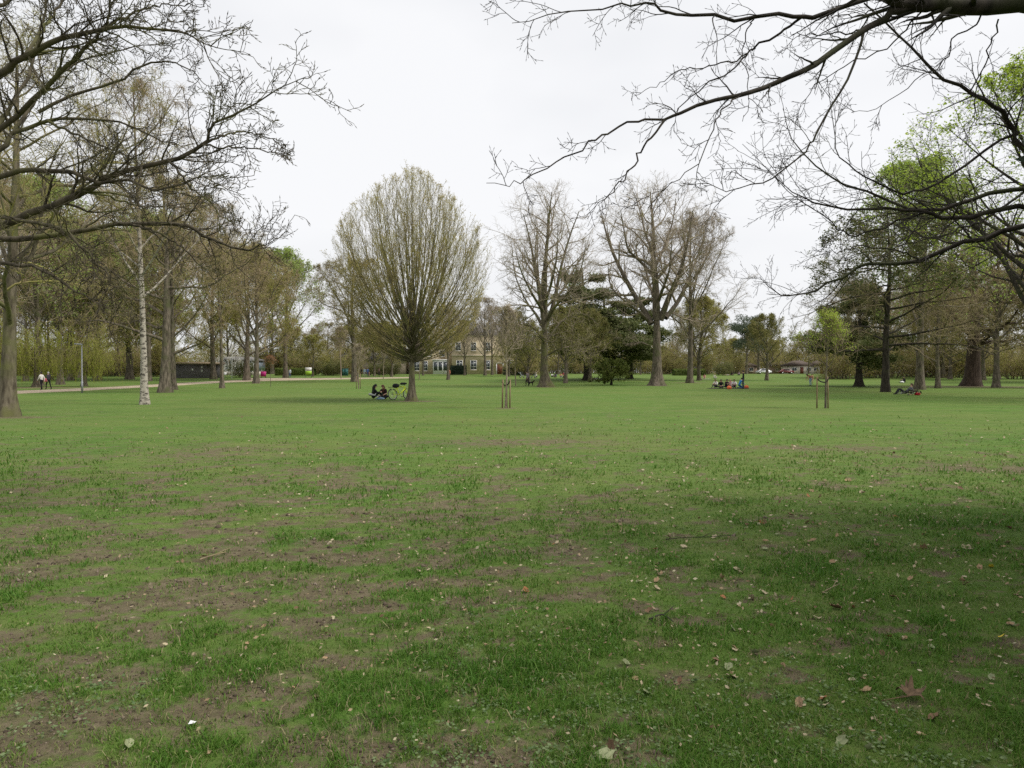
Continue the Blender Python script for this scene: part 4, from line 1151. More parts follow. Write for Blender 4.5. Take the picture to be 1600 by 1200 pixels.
br_ = np.array([7.9, 7.6, 0.0]); br_[2] = Hz(br_[0], br_[1])
right = [
    ([(1960, 140, 7.6), (1760, 40, 7.0), (1640, 10, 6.6), (1504, 10, 6.4), (1449, 7, 6.3), (1405, 5, 6.2), (1340, -25, 6.1), (1240, -60, 6.0)], 44, 12),
    ([(1450, 8, 6.3), (1405, 13, 6.2), (1380, 30, 6.2), (1350, 47, 6.1), (1289, 91, 6.0), (1242, 115, 5.9), (1201, 135, 5.9), (1160, 146, 5.8), (1120, 155, 5.8), (1070, 176, 5.8), (1038, 187, 5.8)], 17, 6),
    ([(1038, 187, 5.8), (994, 188, 5.8), (952, 208, 5.8), (919, 224, 5.7), (870, 253, 5.7), (820, 280, 5.6), (798, 289, 5.6), (760, 286, 5.5)], 5.5, 1.0),
    ([(1040, 186, 5.8), (1010, 225, 5.7), (991, 253, 5.7), (974, 280, 5.6), (958, 297, 5.6), (936, 330, 5.5)], 5, 1.6),
    ([(1440, -30, 6.6), (1350, 0, 6.5), (1270, 25, 6.4), (1251, 27, 6.4), (1215, 20, 6.3), (1160, 27, 6.3), (1117, 26, 6.2), (1068, 25, 6.2), (1035, 16, 6.1), (1016, 5, 6.1), (985, 8, 6.1), (958, 11, 6.0), (890, 17, 6.0), (840, 31, 5.9), (800, 36, 5.9)], 11, 1.0),
    ([(1251, 28, 6.4), (1220, 50, 6.5), (1180, 76, 6.6), (1167, 84, 6.6), (1145, 110, 6.6), (1084, 146, 6.7), (1057, 179, 6.7)], 6, 2),
    ([(1167, 84, 6.6), (1125, 100, 6.7), (1075, 108, 6.8), (1035, 128, 6.9), (990, 150, 7)], 3.5, 1),
    ([(1350, 48, 6.1), (1339, 91, 6.0), (1311, 146, 5.9), (1278, 206, 5.8), (1262, 231, 5.8), (1210, 278, 5.7), (1160, 291, 5.7), (1128, 299, 5.6), (1096, 282, 5.6)], 6, 1.1),
    ([(1900, 420, 7.6), (1740, 330, 7.4), (1600, 232, 7.2), (1586, 200, 7.2), (1559, 170, 7.1), (1517, 146, 7.1), (1462, 110, 7.0), (1421, 66, 7.0), (1350, 5, 6.9)], 15, 3.4),
    ([(1590, 210, 7.2), (1572, 217, 7.2), (1504, 261, 7.1), (1443, 294, 7.0), (1407, 300, 7.0), (1350, 275, 6.9), (1314, 247, 6.9), (1303, 209, 6.9), (1292, 120, 6.8)], 7, 1.1),
    ([(1900, 380, 7.6), (1740, 300, 7.9), (1600, 295, 8.1), (1517, 314, 8.1), (1462, 327, 8.2), (1430, 327, 8.2), (1352, 300, 8.3), (1290, 270, 8.3), (1240, 225, 8.4), (1225, 175, 8.4)], 14, 1.1),
    ([(1900, 420, 7.6), (1740, 350, 7.2), (1600, 322, 7.0), (1545, 336, 6.9), (1504, 341, 6.9), (1462, 338, 6.8), (1424, 327, 6.8), (1380, 325, 6.7), (1314, 322, 6.7), (1270, 316, 6.7), (1237, 300, 6.6), (1200, 268, 6.6)], 13, 1.0),
    ([(1900, 440, 7.6), (1740, 370, 8.0), (1600, 350, 8.3), (1545, 369, 8.4), (1490, 382, 8.5), (1435, 407, 8.6), (1380, 413, 8.7), (1352, 413, 8.7), (1330, 426, 8.8), (1303, 437, 8.8), (1270, 455, 8.9), (1237, 462, 8.9), (1215, 457, 8.9), (1187, 433, 9.0)], 16, 1.3),
    ([(1450, 330, 6.8), (1435, 336, 6.8), (1380, 355, 6.7), (1336, 366, 6.7), (1308, 358, 6.6), (1289, 338, 6.6), (1231, 300, 6.6), (1160, 225, 6.5)], 5, 1.0),
    ([(1435, 405, 8.6), (1400, 390, 8.4), (1350, 385, 8.2), (1310, 395, 8.0), (1270, 400, 7.9)], 4, 1),
    ([(1540, 10, 6.5), (1520, 40, 6.5), (1490, 60, 6.5), (1480, 90, 6.5), (1430, 125, 6.6), (1380, 165, 6.6), (1330, 176, 6.7)], 4, 1),
    ([(1405, 8, 6.2), (1375, 12, 6.5), (1340, 25, 6.8), (1305, 28, 7.0), (1290, 45, 7.1)], 4, 1.2),
    ([(1350, 46, 6.1), (1310, 52, 6.4), (1270, 56, 6.6), (1235, 50, 6.7)], 4, 1.4),
    ([(1440, 18, 6.3), (1410, 50, 6.6), (1385, 75, 6.8), (1330, 100, 7.0), (1285, 125, 7.2), (1255, 160, 7.3), (1245, 200, 7.4)], 4, 1),
    ([(1500, 380, 8.5), (1450, 372, 8.8), (1400, 352, 9.1), (1345, 345, 9.4)], 5, 1.1),
    ([(1600, 300, 8.1), (1560, 330, 7.8), (1520, 350, 7.6), (1470, 368, 7.4), (1420, 380, 7.3), (1380, 402, 7.2)], 6, 1.1),
    ([(1560, 30, 6.5), (1545, 80, 6.7), (1525, 140, 7), (1520, 190, 7.2), (1500, 240, 7.3)], 3.6, 1),
    ([(1180, 27, 6.3), (1165, 50, 6.3), (1162, 90, 6.3), (1170, 150, 6.2), (1160, 190, 6.2)], 3, 1),
    ([(1160, 147, 5.8), (1130, 170, 5.7), (1118, 200, 5.6), (1090, 250, 5.5), (1050, 285, 5.4), (1010, 312, 5.3)], 3.4, 1),
]
over_tree("overhanging_tree", "near bare tree whose dark bending boughs hang in from the right", br_,
          [(0, 0, 0), (-.05, 0, 1.5), (.0, 0, 3.2), (-.1, 0, 5), (.1, 0, 8)], .34, right, 42, (M_BARK_DARK, M_TWIG_DARK), (3.6, 4, 3), .0022, .0075, (.16, .5, .5), 40, -.01, .14, 1.1, .25, .70)

# ---- evergreen just outside the picture on the right: its leaves show at the edge and it shades the grass
def evergreen():
    rg = np.random.default_rng(66)
    gt, gc, gl = Geo(), Geo(), Geo()
    tr = trunk_geo(gt, [(0, 0, 0), (.1, 0, 1.5), (0, .1, 4), (.1, 0, 9.0)], .2, .05, rg, .5, 5, 12)
    env = envelope([-.1, .3, 1.2, 2.4, 3.8, 5.4, 7.0, 8.6, 9.6], [2.6, 2.9, 3.1, 3.25, 3.4, 3.4, 3.0, 1.9, .4], .05, 2)
    b1 = children(tr, 60, rg, .03, 1, 72, 12, 1.0, .2, .4, .02, 7, .12, .03, env)
    b1 = run(b1["P"][:, 0], nrm(b1["P"][:, 1] - b1["P"][:, 0]), np.full(len(b1["P"]), 3.9), b1["R"][:, 0], np.full(len(b1["P"]), .01), 8, rg, .1, .02, env)
    gt.tubes(b1["P"], b1["R"], 5)
    b2 = children(b1, 11, rg, .2, 1, 48, 12, .36, .3, .5, .006, 5, .15, 0, env, .9, .3)
    gc.tubes(b2["P"], b2["R"], 3)
    b3 = children(b2, 4, rg, .2, 1, 45, 12, .5, .3, .6, .004, 2, .15, 0, env, .9, .15)
    gc.tubes(b3["P"], b3["R"], 3)
    p, T = points_on(b3, 32000, rg, .1)
    gl.leaves(p + rg.normal(size=p.shape) * .06, .17, rg, .2, .5)
    kind("evergreen", gt.mesh("evergreen_trunk", M_BARK_DARK, True), gc.mesh("evergreen_crown", M_TWIG_DARK, True), gl.mesh("evergreen_foliage", M_LEAF_DARK))
evergreen()
plant_tree("evergreen", (8.0, 5.0, float(Hz(8.0, 5.0))), "dark glossy evergreen shading the grass at the lower right edge", "evergreen_tree", 0, 1.0)
plant_tree("evergreen", (7.2, 1.6, float(Hz(7.2, 1.6))), "second dark evergreen, unseen, added to shade the lower right corner", "evergreen_tree", 2.4, .8)  # out-of-view copy put in to deepen the shade on the corner grass

# ================================================================== BUILDINGS
M_STONE = plain("sandstone", (.52, .43, .29), .9, .15, .8)
M_STONE_TRIM = plain("sandstone_trim", (.58, .50, .37), .9, .1, 1.2)
M_SLATE = plain("slate_roof", (.16, .15, .145), .7, .2, 2.0)
M_WHITE = plain("white_paint", (.72, .72, .70), .5, .04, 3)
M_PANE = plain("window_glass", (.05, .06, .07), .12, .2, .6, 0, .6)
M_PANE_BLUE = plain("glasshouse_glass", (.13, .16, .19), .12, .2, .6, 0, .6)
M_TIMBER_GREY = plain("dark_grey_cladding", (.17, .155, .16), .8, .2, 3)
M_FASCIA = plain("tan_fascia", (.42, .32, .23), .8, .1, 3)
M_OPENING_SHADE = plain("opening_shade_black", (.012, .012, .012), .9)
M_REDDOOR = plain("red_brown_door", (.16, .05, .03), .6)
M_BRICK = plain("red_brick", (.28, .20, .155), .9, .2, 4)
M_RENDER = plain("pale_render", (.55, .50, .43), .9, .06, 2)
M_TILE = plain("brown_roof_tile", (.10, .075, .06), .85, .2, 3)
M_STEEL = plain("galvanised_steel", (.30, .31, .32), .45, .08, 8, .5)
M_LIME = plain("lime_sign_panel", (.33, .55, .05), .5, .03)
M_GREYPRINT = plain("grey_print", (.22, .24, .23), .6, .03)
M_MAGENTA = plain("magenta_panel", (.55, .035, .22), .5, .05)
M_TEAL = plain("teal_paint", (.06, .20, .19), .5, .08)
M_BLACK = plain("black_plastic", (.015, .015, .016), .5)
M_RUBBER = plain("tyre_rubber", (.014, .014, .014), .85)
M_CHROME = plain("brushed_metal", (.5, .5, .5), .3, .05, 10, .9)

def part(name, g, m, parent, smooth=False):
    return link(name, g.mesh(name, m, smooth), parent)

def window(parent, x, z, w_, h, y=0.0, bars=(1, 2), proud=.03):
    """sash window on a wall whose face lies at y, towards -y"""
    g = Geo(); t = .09
    g.box((x - w_ / 2 + t / 2, y - .05, z), (t, .14, h)); g.box((x + w_ / 2 - t / 2, y - .05, z), (t, .14, h))
    g.box((x, y - .05, z + h / 2 - t / 2), (w_ - 2 * t, .134, t)); g.box((x, y - .05, z - h / 2 + t / 2), (w_ - 2 * t, .134, t))
    for k in range(bars[0]): g.box((x - w_ / 2 + w_ * (k + 1) / (bars[0] + 1), y - .045, z), (.05, .11, h - 2 * t))
    for k in range(bars[1]): g.box((x, y - .046, z - h / 2 + h * (k + 1) / (bars[1] + 1)), (w_ - 2 * t, .10, .05))
    f = part("window", g, M_WHITE, parent)
    part("pane", Geo().box((x, y - .015, z), (w_ - 2 * t + .01, .05, h - 2 * t + .01)), M_PANE, f)
    part("sill", Geo().box((x, y - .1, z - h / 2 - .06), (w_ + .2, .24, .11)), M_STONE_TRIM, f)
    return f

def hip_roof(x0, x1, y0, y1, z, h, over=.4):
    g = Geo()
    x0 -= over; x1 += over; y0 -= over; y1 += over
    d = (y1 - y0) / 2; r0, r1 = x0 + d * .9, x1 - d * .9
    if r1 < r0: r0 = r1 = (x0 + x1) / 2
    ym = (y0 + y1) / 2
    V = [(x0, y0, z), (x1, y0, z), (x1, y1, z), (x0, y1, z), (r0, ym, z + h), (r1, ym, z + h)]
    g.add(V, [[0, 1, 5, 4], [2, 3, 4, 5]]); n = g.n - 6
    g.F.setdefault(3, []).append(np.array([[1, 2, 5], [3, 0, 4]]) + n); g.R.setdefault(3, []).append(np.zeros(2))
    g.F[4].append(np.array([[3, 2, 1, 0]]) + n); g.R[4].append(np.zeros(1))
    g.box(((x0 + x1) / 2, ym, z - .13), (x1 - x0 - .1, y1 - y0 - .1, .24))
    return g

# ---- sandstone house beyond the hornbeam
Ym = 170.0
mb = A(700, Ym)
def mx_(px): return (px - 700) / F * Ym
man = root("stone_house", "large sandstone house with white windows glimpsed behind the trees", "house", mb)
g = Geo()
g.box(((mx_(706) + mx_(805)) / 2, 5, 4.6), (mx_(805) - mx_(706), 10, 9.6))
g.box(((mx_(640) + mx_(706)) / 2 - .02, 6, 3.2), (mx_(706) - mx_(640) - .05, 9, 6.8))
part("wall", g, M_STONE, man)
g = Geo(); g.box(((mx_(706) + mx_(805)) / 2, -.07, 4.5), (mx_(805) - mx_(706) + .2, .2, .3)); g.box(((mx_(706) + mx_(805)) / 2, -.09, 9.2), (mx_(805) - mx_(706) + .3, .24, .4))
part("string_course", g, M_STONE_TRIM, man)
rf = part("roof", hip_roof(mx_(706), mx_(805), 0, 10, 9.55, 2.6), M_SLATE, man)
for cx in (720, 788): part("chimney", Geo().box((mx_(cx), 5, 11.8), (1.6, .9, 2.6)).box((mx_(cx), 5, 13.2), (1.8, 1.1, .25)), M_STONE, rf)
part("roof", hip_roof(mx_(640), mx_(706) - .6, 1.5, 10.5, 6.7, 2.2), M_SLATE, man)
for px_ in (716, 740, 762, 797): window(man, mx_(px_), 6.6, 1.3, 2.0)
for px_ in (718, 740, 761, 797): window(man, mx_(px_), 2.2, 1.5, 2.3)
for px_ in (650, 663): window(man, mx_(px_), 2.0, 1.3, 2.4, 1.5)
for px_ in (655, 670, 690): window(man, mx_(px_), 5.0, 1.2, 1.5, 1.5)
g = Geo(); g.box((mx_(781), -.05, 1.2), (1.35, .12, 2.5)); d_ = part("door", g, M_REDDOOR, man)
part("door_frame", Geo().box((mx_(781) - .78, -.06, 1.25), (.18, .16, 2.7)).box((mx_(781) + .78, -.06, 1.25), (.18, .16, 2.7)).box((mx_(781), -.07, 2.68), (1.74, .18, .2)), M_WHITE, d_)
# white bay
bay = part("bay_window", Geo().box((mx_(688), .9, 1.6), (3.6, 1.4, 3.4)).box((mx_(688), .85, 3.42), (3.9, 1.7, .22)), M_WHITE, man)
for k in range(3): part("pane", Geo().box((mx_(688) - 1.15 + 1.15 * k, .19, 1.9), (.85, .04, 2.0)), M_PANE, bay)
# low wing
wing = root("low_stone_wing", "low stone outbuilding wing left of the sandstone house", "building", A(580, 172))
def wx_(px): return (px - 580) / F * 172
part("wall", Geo().box(((wx_(520) + wx_(634)) / 2, 3, 1.6), (wx_(634) - wx_(520), 6, 3.8)), plain("weathered_stone", (.33, .27, .21), .9, .15, .8), wing)
part("roof", hip_roof(wx_(520), wx_(634), 0, 6, 3.6, 1.7, .3), M_SLATE, wing)
for px_ in (541, 556, 590, 612): window(wing, wx_(px_), 1.8, 1.2, 1.4, 0, (1, 1))

# ---- dark shed
sb = A(300, 126)
shed = root("timber_shed", "dark grey flat-roofed shed behind the path", "shed", sb)
sk = 126 / F
g = Geo(); g.box((-.6, 2.0, 1.2), (6.0, 4.0, 2.6)); g.box((3.15, 3.2, 1.2), (1.0, 1.6, 2.6)); part("wall", g, M_TIMBER_GREY, shed)
part("roof", Geo().box((.1, 1.7, 2.68), (8.2, 5.2, .34)), M_FASCIA, shed)
part("porch_shade_panel", Geo().box((3.0, 2.36, 1.15), (.7, .06, 2.2)), M_OPENING_SHADE, shed)  # black panel on the solid wall, painted as the shade inside the porch
part("porch_post", Geo().box((3.75, .1, 1.25), (.14, .14, 2.5)), M_FASCIA, shed)
for (x, z, a_, b_) in ((.1, 1.55, .35, .35), (1.75, 2.0, .28, .34), (1.75, 1.35, .28, .40)):
    part("notice", Geo().box((x, -.02, z), (a_, .03, b_)), M_WHITE, shed)

# ---- white glazed building beyond the shed
gb = A(368, 152)
gh = root("glazed_pavilion", "white-framed glazed pavilion seen between the trunks right of the shed", "pavilion", gb)
part("base_wall", Geo().box((0, 2.5, .35), (9.4, 5, .9)), M_RENDER, gh)
g = Geo()
for k in range(13): g.box((-4.6 + k * 9.2 / 12, 0.06, 2.0), (.13, .12, 2.4))
for z in (.86, 2.0, 3.15): g.box((0, .055, z), (9.3, .1, .13))
fr = part("window_frame", g, M_WHITE, gh)
for k in range(12):
    for z in (1.43, 2.57): part("pane", Geo().box((-4.6 + (k + .5) * 9.2 / 12, .12, z), (.64, .03, 1.0)), M_PANE_BLUE, gh)
g = Geo(); g.box((0, 2.6, 2.0), (9.2, 4.8, 2.3)); part("interior_wall", g, M_PANE_BLUE, gh)
part("roof", hip_roof(-4.7, 4.7, 0, 5, 3.3, .7, .2), M_SLATE, gh)

# ---- far bungalows on the right
def bungalow(px, Yd, w_, wall, label, h=2.4, roof=M_TILE):
    b = root("bungalow", label, "house", A(px, Yd))
    part("wall", Geo().box((0, 3, h / 2 - .1), (w_, 6, h + .2)), wall, b)
    part("roof", hip_roof(-w_ / 2, w_ / 2, 0, 6, h + .12, 1.5, .4), roof, b)
    window(b, -w_ * .28, 1.35, 1.5, 1.1, 0, (1, 0)); window(b, w_ * .3, 1.35, 1.3, 1.1, 0, (1, 0))
    part("door", Geo().box((w_ * .02, -.03, 1.0), (.95, .1, 2.0)), M_REDDOOR, b)
    return b
bungalow(1160, 222, 9, M_BRICK, "low brick bungalow left of the round-headed tree, far off")
bungalow(1225, 226, 7, M_BRICK, "low brick bungalow right of the round-headed tree, far off")
bungalow(1252, 212, 7.5, M_RENDER, "pale bungalow with dark roof left of the green young tree")
bungalow(1283, 214, 5.5, M_RENDER, "small pale bungalow right behind the green young tree")
bungalow(1318, 220, 6, M_BRICK, "brick bungalow partly hidden by the dark cedar at right")

def car(px, Yd, paint, label, rz=0.0):
    r = root("parked_car", label, "car", A(px, Yd), rz)
    g = Geo()
    prof = [(-2.05, .35), (-2.1, .75), (-1.5, .92), (-.9, 1.42), (.75, 1.45), (1.5, .98), (2.05, .85), (2.1, .35)]
    n = len(prof); hw = .82
    V = [(x, -hw, z) for x, z in prof] + [(x, hw, z) for x, z in prof]
    g.add(V, [[i, i + 1, n + i + 1, n + i] for i in range(n - 1)] + [[n - 1, 0, n, 2 * n - 1]])
    g.F.setdefault(n, []).append(np.array([list(range(n - 1, -1, -1)), list(range(n, 2 * n))]) + g.n - 2 * n); g.R.setdefault(n, []).append(np.zeros(2))
    part("body", g, paint, r)
    for s in (-1, 1):
        part("window", Geo().add([(-1.2, s * .83, .97), (1.2, s * .83, .99), (.7, s * .83, 1.37), (-.8, s * .83, 1.35)], [[0, 1, 2, 3]]), M_PANE, r)
        for x in (-1.3, 1.3):
            w_ = part("wheel", Geo().tube([(x, s * .66, .32), (x, s * .86, .32)], .32, 14), M_RUBBER, r)
            part("rim", Geo().tube([(x, s * .85, .32), (x, s * .875, .32)], .19, 10), M_CHROME, w_)
    return r
car(1193, 205, plain("car_white", (.7, .7, .7), .3, .03, 3, 0, .5), "white car parked far off behind the round-headed tree")
car(1228, 208, plain("car_dark_red", (.16, .03, .025), .3, .03, 3, 0, .5), "dark red car parked beside the far brick bungalow")
car(1307, 204, plain("car_silver", (.5, .5, .52), .3, .03, 3, .3, .5), "silver car parked beyond the green young tree")

# ================================================================== HEDGES
def hedge(px0, px1, Yd, h, d, label, leaf=M_LEAF_HEDGE, nl=5000, seed=1, ls=.2, name="hedge"):
    rg = np.random.default_rng(seed)
    a, b = A(px0, Yd), A(px1, Yd)
    L = b[0] - a[0]
    r = root(name, label, "hedge", [(a[0] + b[0]) / 2, Yd, a[2]])
    n = max(6, int(L / .8))
    prof = [(-d / 2, -.1), (-d / 2 * 1.05, h * .5), (-d / 2 * .85, h * .93), (0, h), (d / 2 * .85, h * .93), (d / 2 * 1.05, h * .5), (d / 2, -.1)]
    V = np.array([[(-L / 2 + L * i / n) + rg.normal() * .05, y + rg.normal() * .08, z + (rg.normal() * .06 if z > 0 else 0)] for i in range(n + 1) for y, z in prof])
    m = len(prof)
    g = Geo().add(V, [[i * m + j, (i + 1) * m + j, (i + 1) * m + j + 1, i * m + j + 1] for i in range(n) for j in range(m - 1)])
    g.F.setdefault(m, []).append(np.array([list(range(m - 1, -1, -1)), list(range(n * m, n * m + m))])); g.R.setdefault(m, []).append(np.zeros(2))
    part("body", g, leaf, r, True)
    t = rg.random(nl)
    sgn = rg.choice([-1, 1], nl)
    top = rg.random(nl) < .35
    x = (rg.random(nl) - .5) * L
    y = np.where(top, (rg.random(nl) - .5) * d, sgn * d / 2 * 1.04) + rg.normal(size=nl) * .06
    z = np.where(top, h, rg.random(nl) * h) + rg.normal(size=nl) * .05
    part("foliage", Geo().leaves(np.c_[x, y, np.maximum(z, .05)], ls, rg), leaf, r)
    return r
hedge(-60, 254, 150, 1.65, 1.6, "long clipped dark hedge behind the lawn left of the shed", nl=9000)
hedge(704, 729, 160, 2.0, 1.8, "short dark clipped hedge before the stone house", nl=1500, seed=2)
hedge(786, 836, 158, 1.7, 1.8, "dark clipped hedge right of the stone house's door", nl=2500, seed=3)
hedge(432, 492, 150, 1.5, 2.0, "low green hedge behind the white and lime sign", M_LEAF_DOME, 3000, 4, .22)
hedge(1052, 1100, 150, 1.3, 2.2, "low green hedge beyond the swollen-based tree", M_LEAF_DOME, 2500, 5, .22)
bush_kind("blossom_bush", 3.6, 3.4, 140, M_TWIG, M_BLOSSOM, 3800, .13, 18, 7, 6, 5, .01)
plant_tree("blossom_bush", A(356, 140), "white-blossomed bush above the small white sign", "blossom_bush", 0, 1.35)
plant_tree("shrub", A(516, 150), "rounded olive shrub beside the forecourt", "shrub", 1, 1.2)
plant_tree("shrub", A(470, 156), "dark olive shrub behind the white and lime sign", "shrub", 2.5, 1.5)
plant_tree("budded", A(489, 140), "yellow-olive leafing tree above the white and lime sign", "budded_tree", 2.5, .6)
plant_tree("shrub", A(381, 132), "green shrub at the foot of the glazed pavilion", "shrub", 4, .95)

# ================================================================== STREET FURNITURE
lp = G(128.5, 614)
r = root("lamp_post", "grey steel lamp post with a flat head beside the path", "lamp post", lp)
part("pole", Geo().tube([(0, 0, -.1), (0, 0, .9), (0, 0, .92), (0, 0, 3.75)], [.075, .075, .045, .04], 12), M_STEEL, r, True)
part("lamp_head", Geo().add([(-.55, -.14, 3.80), (.05, -.10, 3.73), (.05, .10, 3.73), (-.55, .14, 3.80), (-.5, -.12, 3.88), (.03, -.08, 3.84), (.03, .08, 3.84), (-.5, .12, 3.88)],
     [[0, 3, 2, 1], [4, 5, 6, 7], [0, 1, 5, 4], [1, 2, 6, 5], [2, 3, 7, 6], [3, 0, 4, 7]]), M_STEEL, r)
part("door_panel", Geo().box((0, -.076, .5), (.07, .02, .4)), M_GREYPRINT, r)
wp = G(362.5, 592.5)
r = root("white_pole", "tall thin white pole near the glazed pavilion", "pole", wp)
part("pole", Geo().tube([(0, 0, -.1), (0, 0, 4), (0, 0, 7.4)], [.075, .065, .05], 10), M_WHITE, r, True)
part("finial", Geo().ellipsoid((0, 0, 7.45), (.09, .09, .09), 10, 6), M_WHITE, r, True)
sg = A(482, 128)
r = root("park_sign", "upright sign board, white above and lime green below", "sign", sg)
for x in (-.5, .5): part("post", Geo().box((x, .05, .85), (.08, .08, 1.8)), M_STEEL, r)
part("board_upper", Geo().box((0, 0, 1.58), (1.15, .05, .62)), M_WHITE, r)
part("board_lower", Geo().box((0, 0, .93), (1.15, .046, .66)), M_LIME, r)
sg = A(351.5, 124)
r = root("small_sign", "small white tilted sign at the edge of the grass by the pavilion", "sign", sg)
part("post", Geo().box((0, .03, .35), (.07, .07, .9)), M_STEEL, r)
part("panel", Geo().add([(-.28, -.12, .70), (.28, -.12, .70), (.28, .1, 1.10), (-.28, .1, 1.10), (-.28, -.10, .67), (.28, -.10, .67), (.28, .12, 1.07), (-.28, .12, 1.07)],
     [[0, 1, 2, 3], [7, 6, 5, 4], [0, 4, 5, 1], [1, 5, 6, 2], [2, 6, 7, 3], [3, 7, 4, 0]]), M_WHITE, r)
r = root("magenta_panel", "bright magenta panel right of the forked dark trunk", "panel", A(411.5, 128))
part("panel", Geo().box((0, 0, .72), (.98, .06, .92)), M_MAGENTA, r)
for x in (-.4, .4): part("leg", Geo().box((x, .06, .35), (.06, .06, .9)), M_BLACK, r)
r = root("utility_cabinet", "teal cabinet by the low stone wing", "cabinet", A(538.5, 150))
part("body", Geo().box((0, 0, .65), (1.4, .5, 1.5)), M_TEAL, r)
part("lid", Geo().box((0, 0, 1.44), (1.5, .6, .08)), M_TEAL, r)
for s in (-1, 1): part("door", Geo().box((s * .33, -.265, .7), (.6, .03, 1.2)), M_TEAL, r)

# ================================================================== BICYCLES
def bicycle(label, loc, rz, paint, lying=False, bag=None, tilt=0.0, name="bicycle"):
    r = root(name, label, "bicycle", loc, rz)
    R_, hx = .335, .53
    a = np.linspace(0, 2 * np.pi, 29)
    for x, nm in ((-hx, "rear"), (hx, "front")):
        c = np.array([x, 0, R_])
        ring = np.stack([np.cos(a) * (R_ - .025) + x, 0 * a, np.sin(a) * (R_ - .025) + R_], 1)
        wv = part("wheel", Geo().tube(ring, .026, 8, False), M_RUBBER, r, True)
        ring2 = np.stack([np.cos(a) * (R_ - .058) + x, 0 * a, np.sin(a) * (R_ - .058) + R_], 1)
        part("rim", Geo().tube(ring2, .013, 6, False), M_CHROME, wv, True)
        sp = Geo()
        for k in range(16):
            q_ = k * 2 * np.pi / 16
            sp.tube([c + (0, .02 * (-1) ** k, 0), c + np.array([math.cos(q_), 0, math.sin(q_)]) * (R_ - .06)], .0025, 4, False)
        sp.tube([c + (0, -.05, 0), c + (0, .05, 0)], .022, 8)
        part("spokes", sp, M_CHROME, wv)
    bb, st, hd, hd2 = (-.08, 0, .30), (-.2, 0, .76), (.34, 0, .78), (.37, 0, .66)
    rear = (-hx, 0, R_)
    g = Geo()
    for p0, p1, rr in ((bb, st, .03), (st, hd, .032), (bb, hd2, .04), (hd, hd2, .034)): g.tube([p0, p1], rr, 8)
    for s in (-.05, .05):
        g.tube([(bb[0], s * .6, bb[2]), (rear[0], s, rear[2])], .010, 6); g.tube([(st[0], s * .5, st[2] - .04), (rear[0], s, rear[2])], .009, 6)
    part("frame", g, paint, r, True)
    g = Geo()
    for s in (-.05, .05): g.tube([(hd2[0], s * .8, hd2[2] - .01), (.44, s, .5), (hx, s, R_)], .018, 6)
    part("fork", g, paint, r, True)
    g = Geo(); g.tube([(.33, 0, .78), (.31, 0, .9)], .016, 8); g.tube([(.31, -.29, .93), (.33, -.1, .91), (.33, .1, .91), (.31, .29, .93)], .013, 8)
    hb = part("handlebar", g, M_BLACK, r, True)
    for s in (-1, 1): part("grip", Geo().tube([(.312, s * .18, .925), (.308, s * .30, .932)], .019, 8), M_RUBBER, hb)
    g = Geo(); g.tube([(-.2, 0, .74), (-.225, 0, .88)], .014, 8); sp_ = part("seat_post", g, M_CHROME, r, True)
    g = Geo(); g.add([(-.36, -.07, .89), (-.1, -.02, .90), (.0, -.015, .90), (0, .015, .90), (-.1, .02, .90), (-.36, .07, .89), (-.36, -.06, .94), (-.1, -.02, .925), (0, -.01, .92), (0, .01, .92), (-.1, .02, .925), (-.36, .06, .94)],
                       [[0, 1, 7, 6], [1, 2, 8, 7], [2, 3, 9, 8], [3, 4, 10, 9], [4, 5, 11, 10], [5, 0, 6, 11], [6, 7, 10, 11], [7, 8, 9, 10], [0, 5, 4, 1], [1, 4, 3, 2]])
    part("saddle", g, M_BLACK, r)
    ca = np.linspace(0, 2 * np.pi, 17)
    g = Geo(); g.tube(np.stack([bb[0] + .085 * np.cos(ca), 0 * ca - .06, bb[2] + .085 * np.sin(ca)], 1), .009, 5, False)
    g.tube([(bb[0], -.07, bb[2]), (bb[0] + .12, -.08, bb[2] - .12)], .010, 6); g.tube([(bb[0], .07, bb[2]), (bb[0] - .12, .08, bb[2] + .12)], .010, 6)
    ck = part("crank", g, M_CHROME, r)
    for s, dx, dz in ((-1, .12, -.12), (1, -.12, .12)): part("pedal", Geo().box((bb[0] + dx, s * .13, bb[2] + dz), (.09, .1, .025)), M_BLACK, ck)
    g = Geo(); g.tube([(-.25, 0, .72), (-.4, 0, .74), (-.8, 0, .74)], .010, 6); g.tube([(rear[0], .06, R_), (-.72, .06, .73)], .007, 5); g.tube([(rear[0], -.06, R_), (-.72, -.06, .73)], .007, 5)
    part("rack", g, M_BLACK, r)
    if lying:
        r.rotation_euler = (math.radians(70), 0, rz); r.rotation_mode = 'XYZ'
    elif tilt:
        r.rotation_euler = (math.radians(tilt), 0, rz)
    return r
M_YELLOW = plain("bike_yellow_green", (.62, .74, .02), .35, .04, 5, 0, .5)
M_REDBIKE = plain("bike_black_red", (.03, .012, .012), .4, .04, 5, 0, .5)
bk = G(626, 624.8)
bicycle("yellow-green bicycle leaning beside the hornbeam trunk", bk, math.radians(44), M_YELLOW, tilt=-7)
